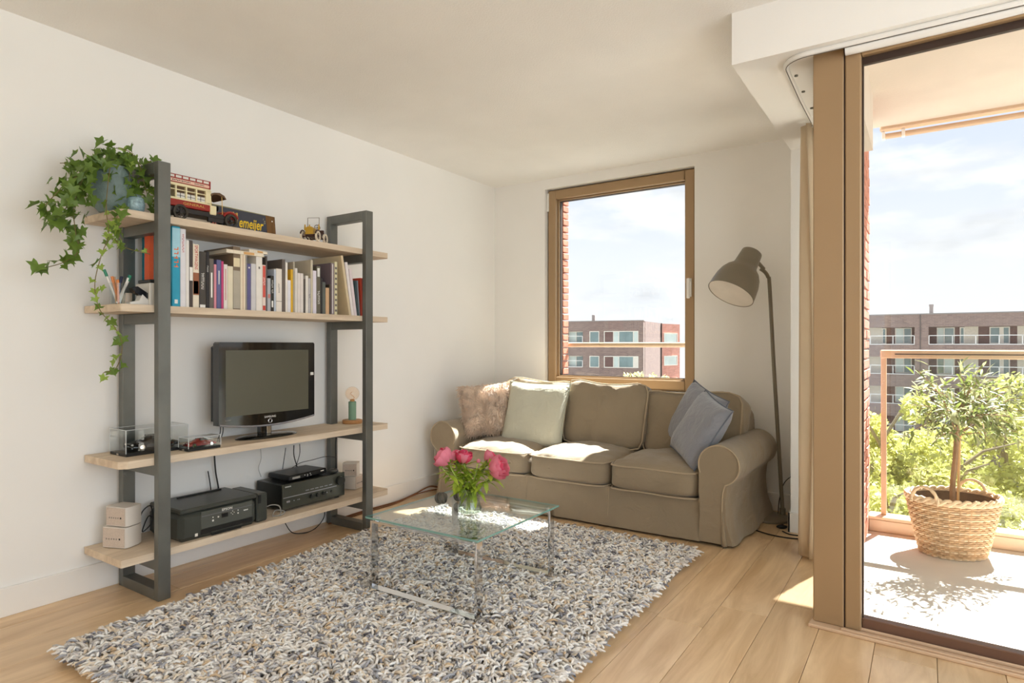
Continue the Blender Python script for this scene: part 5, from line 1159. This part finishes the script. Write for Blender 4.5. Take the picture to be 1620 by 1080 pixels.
cable('dark cord leading from the foot switch behind the curtain', [onz(1238, 840, .006), onz(1250, 845, .004), onz(1272, 848, .004)], .004, m_cab)

# ================================================================== CURTAIN AND RAIL
m_lin_c = M('beige_linen', (222, 202, 172), .9, var=.04, scale=4, bump=.15, bscale=300, trans=.25, sheen=.2, spec=.2)
cu_ = thing('curtain', 'beige linen curtain gathered in the nook behind the door post', 'curtain', (-.50, 3.80, .015)); cc0 = Vector(cu_.location)
def cfn(u, v):
    z = .015+2.335*v; n_ = 5.5; am = .05-.024*v; am *= 1+.15*math.sin(u*13); y = 3.66+.30*u+.012*math.sin(v*5+u*9); x = -.535+am*math.sin(u*n_*2*math.pi+.6*math.sin(v*3))+.012*(1-v)
    return Vector((x, y, z))-cc0
c_ = MB().grid(cfn, 90, 16).build('fabric', m_lin_c, cu_, 80); sol = c_.modifiers.new('thickness', 'SOLIDIFY'); sol.thickness = .003
for k in range(6): MB().box(Vector((-.516, 3.67+.05*k, 2.345))-cc0, Vector((-.508, 3.675+.05*k, 2.36))-cc0).build('glider', m_white, cu_, 0)
cr_ = thing('curtain_rail', 'white curved curtain rail under the lowered ceiling by the balcony door', 'curtain rail', (-.40, 2.815, 2.366)); r0_ = Vector(cr_.location)
pth = [Vector((2.5, 2.80, 2.366)), Vector((1.2, 2.806, 2.366)), Vector((.2, 2.812, 2.366)), Vector((-.40, 2.816, 2.366))]+arc((-.405, 2.916, 2.366), .10, 270, 180, 8, (Vector((1, 0, 0)), Vector((0, 1, 0))))+[Vector((-.512, 3.3, 2.366)), Vector((-.512, 3.98, 2.366))]
MB().tube([p-r0_ for p in pth], .0115, 8).build('rail', m_white, cr_)
MB().tube([p-r0_-Vector((0, 0, .0115)) for p in pth], .0022, 4).build('slot', cm((96, 90, 80)), cr_)
MB().tube([Vector((2.5, 2.822, 2.352))-r0_, Vector((-.27, 2.838, 2.352))-r0_], .021, 14).build('cover_profile', m_white, cr_)
for (x, y) in ((-.485, 3.04), (-.487, 3.25), (-.485, 3.5)): MB().cyl(Vector((x, y, 2.371))-r0_, Vector((x, y, 2.376))-r0_, .008, n=10).build('screw', m_steel, cr_)

# ================================================================== OLIVE TREE ON THE BALCONY
m_wick = M('wicker', (196, 158, 118), .7, var=.22, scale=25, isl=.0); m_wick2 = M('pale_wicker', (222, 192, 156), .7, var=.15, scale=25)
bk0 = onz(1507, 874, 0); bp = Vector((bk0.x, bk0.y, -.004))
bs_ = thing('wicker_basket', 'oval wicker basket with two handles standing on the sunny balcony', 'basket', bp, YAW)
RB, RTp, HB = .158, .232, .325
def brad(t): return RB+(RTp-RB)*t**.9
def ov(th, r): return Vector((r*math.cos(th), r*.82*math.sin(th), 0))
NST = 26
for k in range(NST):
    th = 2*math.pi*k/NST; MB().tube([ov(th, brad(t))+Vector((0, 0, .004+HB*t)) for t in (0, .25, .5, .75, 1)], .0045, 5).build('stake', m_wick, bs_)
for row in range(25):
    t = row/24; z = .008+(HB-.03)*t; n_ = NST*4
    MB().tube([ov(2*math.pi*i/n_, brad((z-.004)/HB)+.0065*math.cos(math.pi*(i/2+row)))+Vector((0, 0, z)) for i in range(n_)], .0068, 5, True).build('weave_strand', m_wick if row % 3 else m_wick2, bs_)
for j in range(2):
    n_ = 90; MB().tube([ov(2*math.pi*i/n_, RTp+.004*math.cos(i*1.1+j*3.1))+Vector((0, 0, HB-.005+.012*math.sin(i*1.1+j*3.1))) for i in range(n_)], .010, 6, True).build('rim_braid', m_wick2, bs_)
MB().lathe([(.001, .003), (RB, .003), (RB, .010), (.001, .010)], 24, T=Matrix.Diagonal((1, .82, 1, 1))).build('bottom', m_wick, bs_)
for (th, sd) in ((R_(205), 1), (R_(35), 2)):
    c_h = ov(th, RTp); tg_ = Vector((-math.sin(th), math.cos(th)*.82, 0)).normalized()
    for j in range(2):
        pts = [c_h+tg_*(.068*math.cos(R_(a)))+Vector((0, 0, HB-.02+.085*max(0, math.sin(R_(a)))))+Vector((.003*math.cos(a*.12+j*3.1), .003*math.sin(a*.12+j*3.1), 0)) for a in range(-20, 201, 10)]
        MB().tube(pts, .0075, 6).build('handle', m_wick2, bs_)
MB().lathe([(.001, .235), (brad(.75)*.93, .245), (brad(.75)*.93, .235), (.001, .228)], 24, T=Matrix.Diagonal((1, .82, 1, 1))).build('soil', m_soil, bs_)
MB().lathe([(brad(.4)*.93, .15), (RTp*.94, HB-.015), (RTp*.92, HB-.012), (brad(.4)*.9, .15)], 24, T=Matrix.Diagonal((1, .82, 1, 1)), closed=True).build('liner', M('liner', (96, 70, 48), .9, var=.3, scale=20), bs_)
m_ol = M('olive_leaf', (118, 130, 62), .5, var=.2, scale=30, trans=.35); m_ol2 = M('silver_olive_leaf', (168, 170, 122), .55, var=.15, scale=30, trans=.3); m_tr = M('olive_bark', (150, 116, 84), .85, var=.2, scale=20, bump=.4)
ot = thing('olive_tree', 'potted olive tree with a round loose crown on the balcony', 'tree', bp+Vector((0, 0, .244))); ob = Vector(ot.location); do = (bk0-CAM).dot(FW)
O_ = lambda u, v, o=0: ond(u, v, do+o)-ob
MB().tube(spline([O_(1508, 812), O_(1507, 770), O_(1511, 730), O_(1514, 685), O_(1517, 655), O_(1516, 630)], 5), [.015]*5+[.014]*5+[.013]*5+[.011]*5+[.008]*5+[.005], 8).build('trunk', m_tr, ot)
MB().cyl(O_(1515, 812, .02), O_(1519, 680, .02), .0065, n=8).build('cane', M('bamboo', (206, 168, 112), .6), ot); MB().tube([O_(1515, 690, .02)+Vector((.018*math.cos(R_(t)), .018*math.sin(R_(t)), 0)) for t in range(0, 360, 30)], .003, 5, True).build('tie', M('tie_orange', (222, 150, 92), .6), ot)
olm = [blade(m_ol, .07, .0085), blade(m_ol2, .064, .008), blade(m_ol, .058, .0075)]
rnd = random.Random(21); cnt = 0; extra = MB(); el_v = [v.co.copy() for v in olm[1].vertices]; el_f = [tuple(p.vertices) for p in olm[1].polygons]
tips = [(1452, 585, -.1), (1440, 640, 0), (1428, 690, .05), (1465, 660, .1), (1490, 610, .1), (1518, 585, 0), (1545, 605, -.1), (1570, 600, .1), (1600, 630, 0), (1612, 660, -.1), (1590, 690, .05), (1560, 700, -.1), (1540, 650, -.2), (1500, 650, -.2), (1530, 620, .2), (1580, 650, .2), (1475, 700, -.1), (1625, 690, .0), (1610, 610, .1), (1490, 680, .15), (1550, 580, 0), (1640, 650, .05), (1560, 670, .15), (1455, 615, .05), (1605, 645, .1), (1618, 605, .05), (1635, 630, .1), (1598, 670, 0), (1620, 700, .1), (1575, 625, -.05)]
stq = [O_(1514, 688), O_(1516, 668), O_(1517, 655), O_(1516, 640)]
for i, (u, v, o) in enumerate(tips):
    s_ = stq[i % 4]; e_ = O_(u, v, o*1.3-.20); md = s_.lerp(e_, .5)+Vector((rnd.gauss(0, .02), rnd.gauss(0, .02), .03)); br_ = spline([s_, md, e_], 10)
    MB().tube(br_, [.0045-.0035*k/len(br_) for k in range(len(br_))], 5).build('branch', m_tr, ot)
    dirv = (e_-s_).normalized()
    for k in range(36):
        t = .25+.75*rnd.random(); p = br_[int(t*(len(br_)-1))]+Vector((rnd.gauss(0, .022), rnd.gauss(0, .022), rnd.gauss(0, .022)))
        d = (dirv*.7+Vector((rnd.gauss(0, .6), rnd.gauss(0, .6), rnd.gauss(.05, .5)))).normalized(); x = d.cross(Vector((rnd.gauss(0, .5), rnd.gauss(0, .5), 1))).normalized(); n_ = x.cross(d)
        Mx = Matrix.Translation(p) @ Matrix(((x.x, d.x, n_.x, 0), (x.y, d.y, n_.y, 0), (x.z, d.z, n_.z, 0), (0, 0, 0, 1)))
        if k < 12 and i < 24: lf = put('leaf', olm[(i+k) % 3], ot); lf.matrix_local = Mx
        else: extra.add(el_v, el_f, k % 2, Mx)
me = bpy.data.meshes.new('foliage'); me.from_pydata(extra.v, [], extra.f); me.materials.append(m_ol); me.materials.append(m_ol2); me.polygons.foreach_set('material_index', extra.m); f = put('foliage', me, ot); f['kind'] = 'stuff'
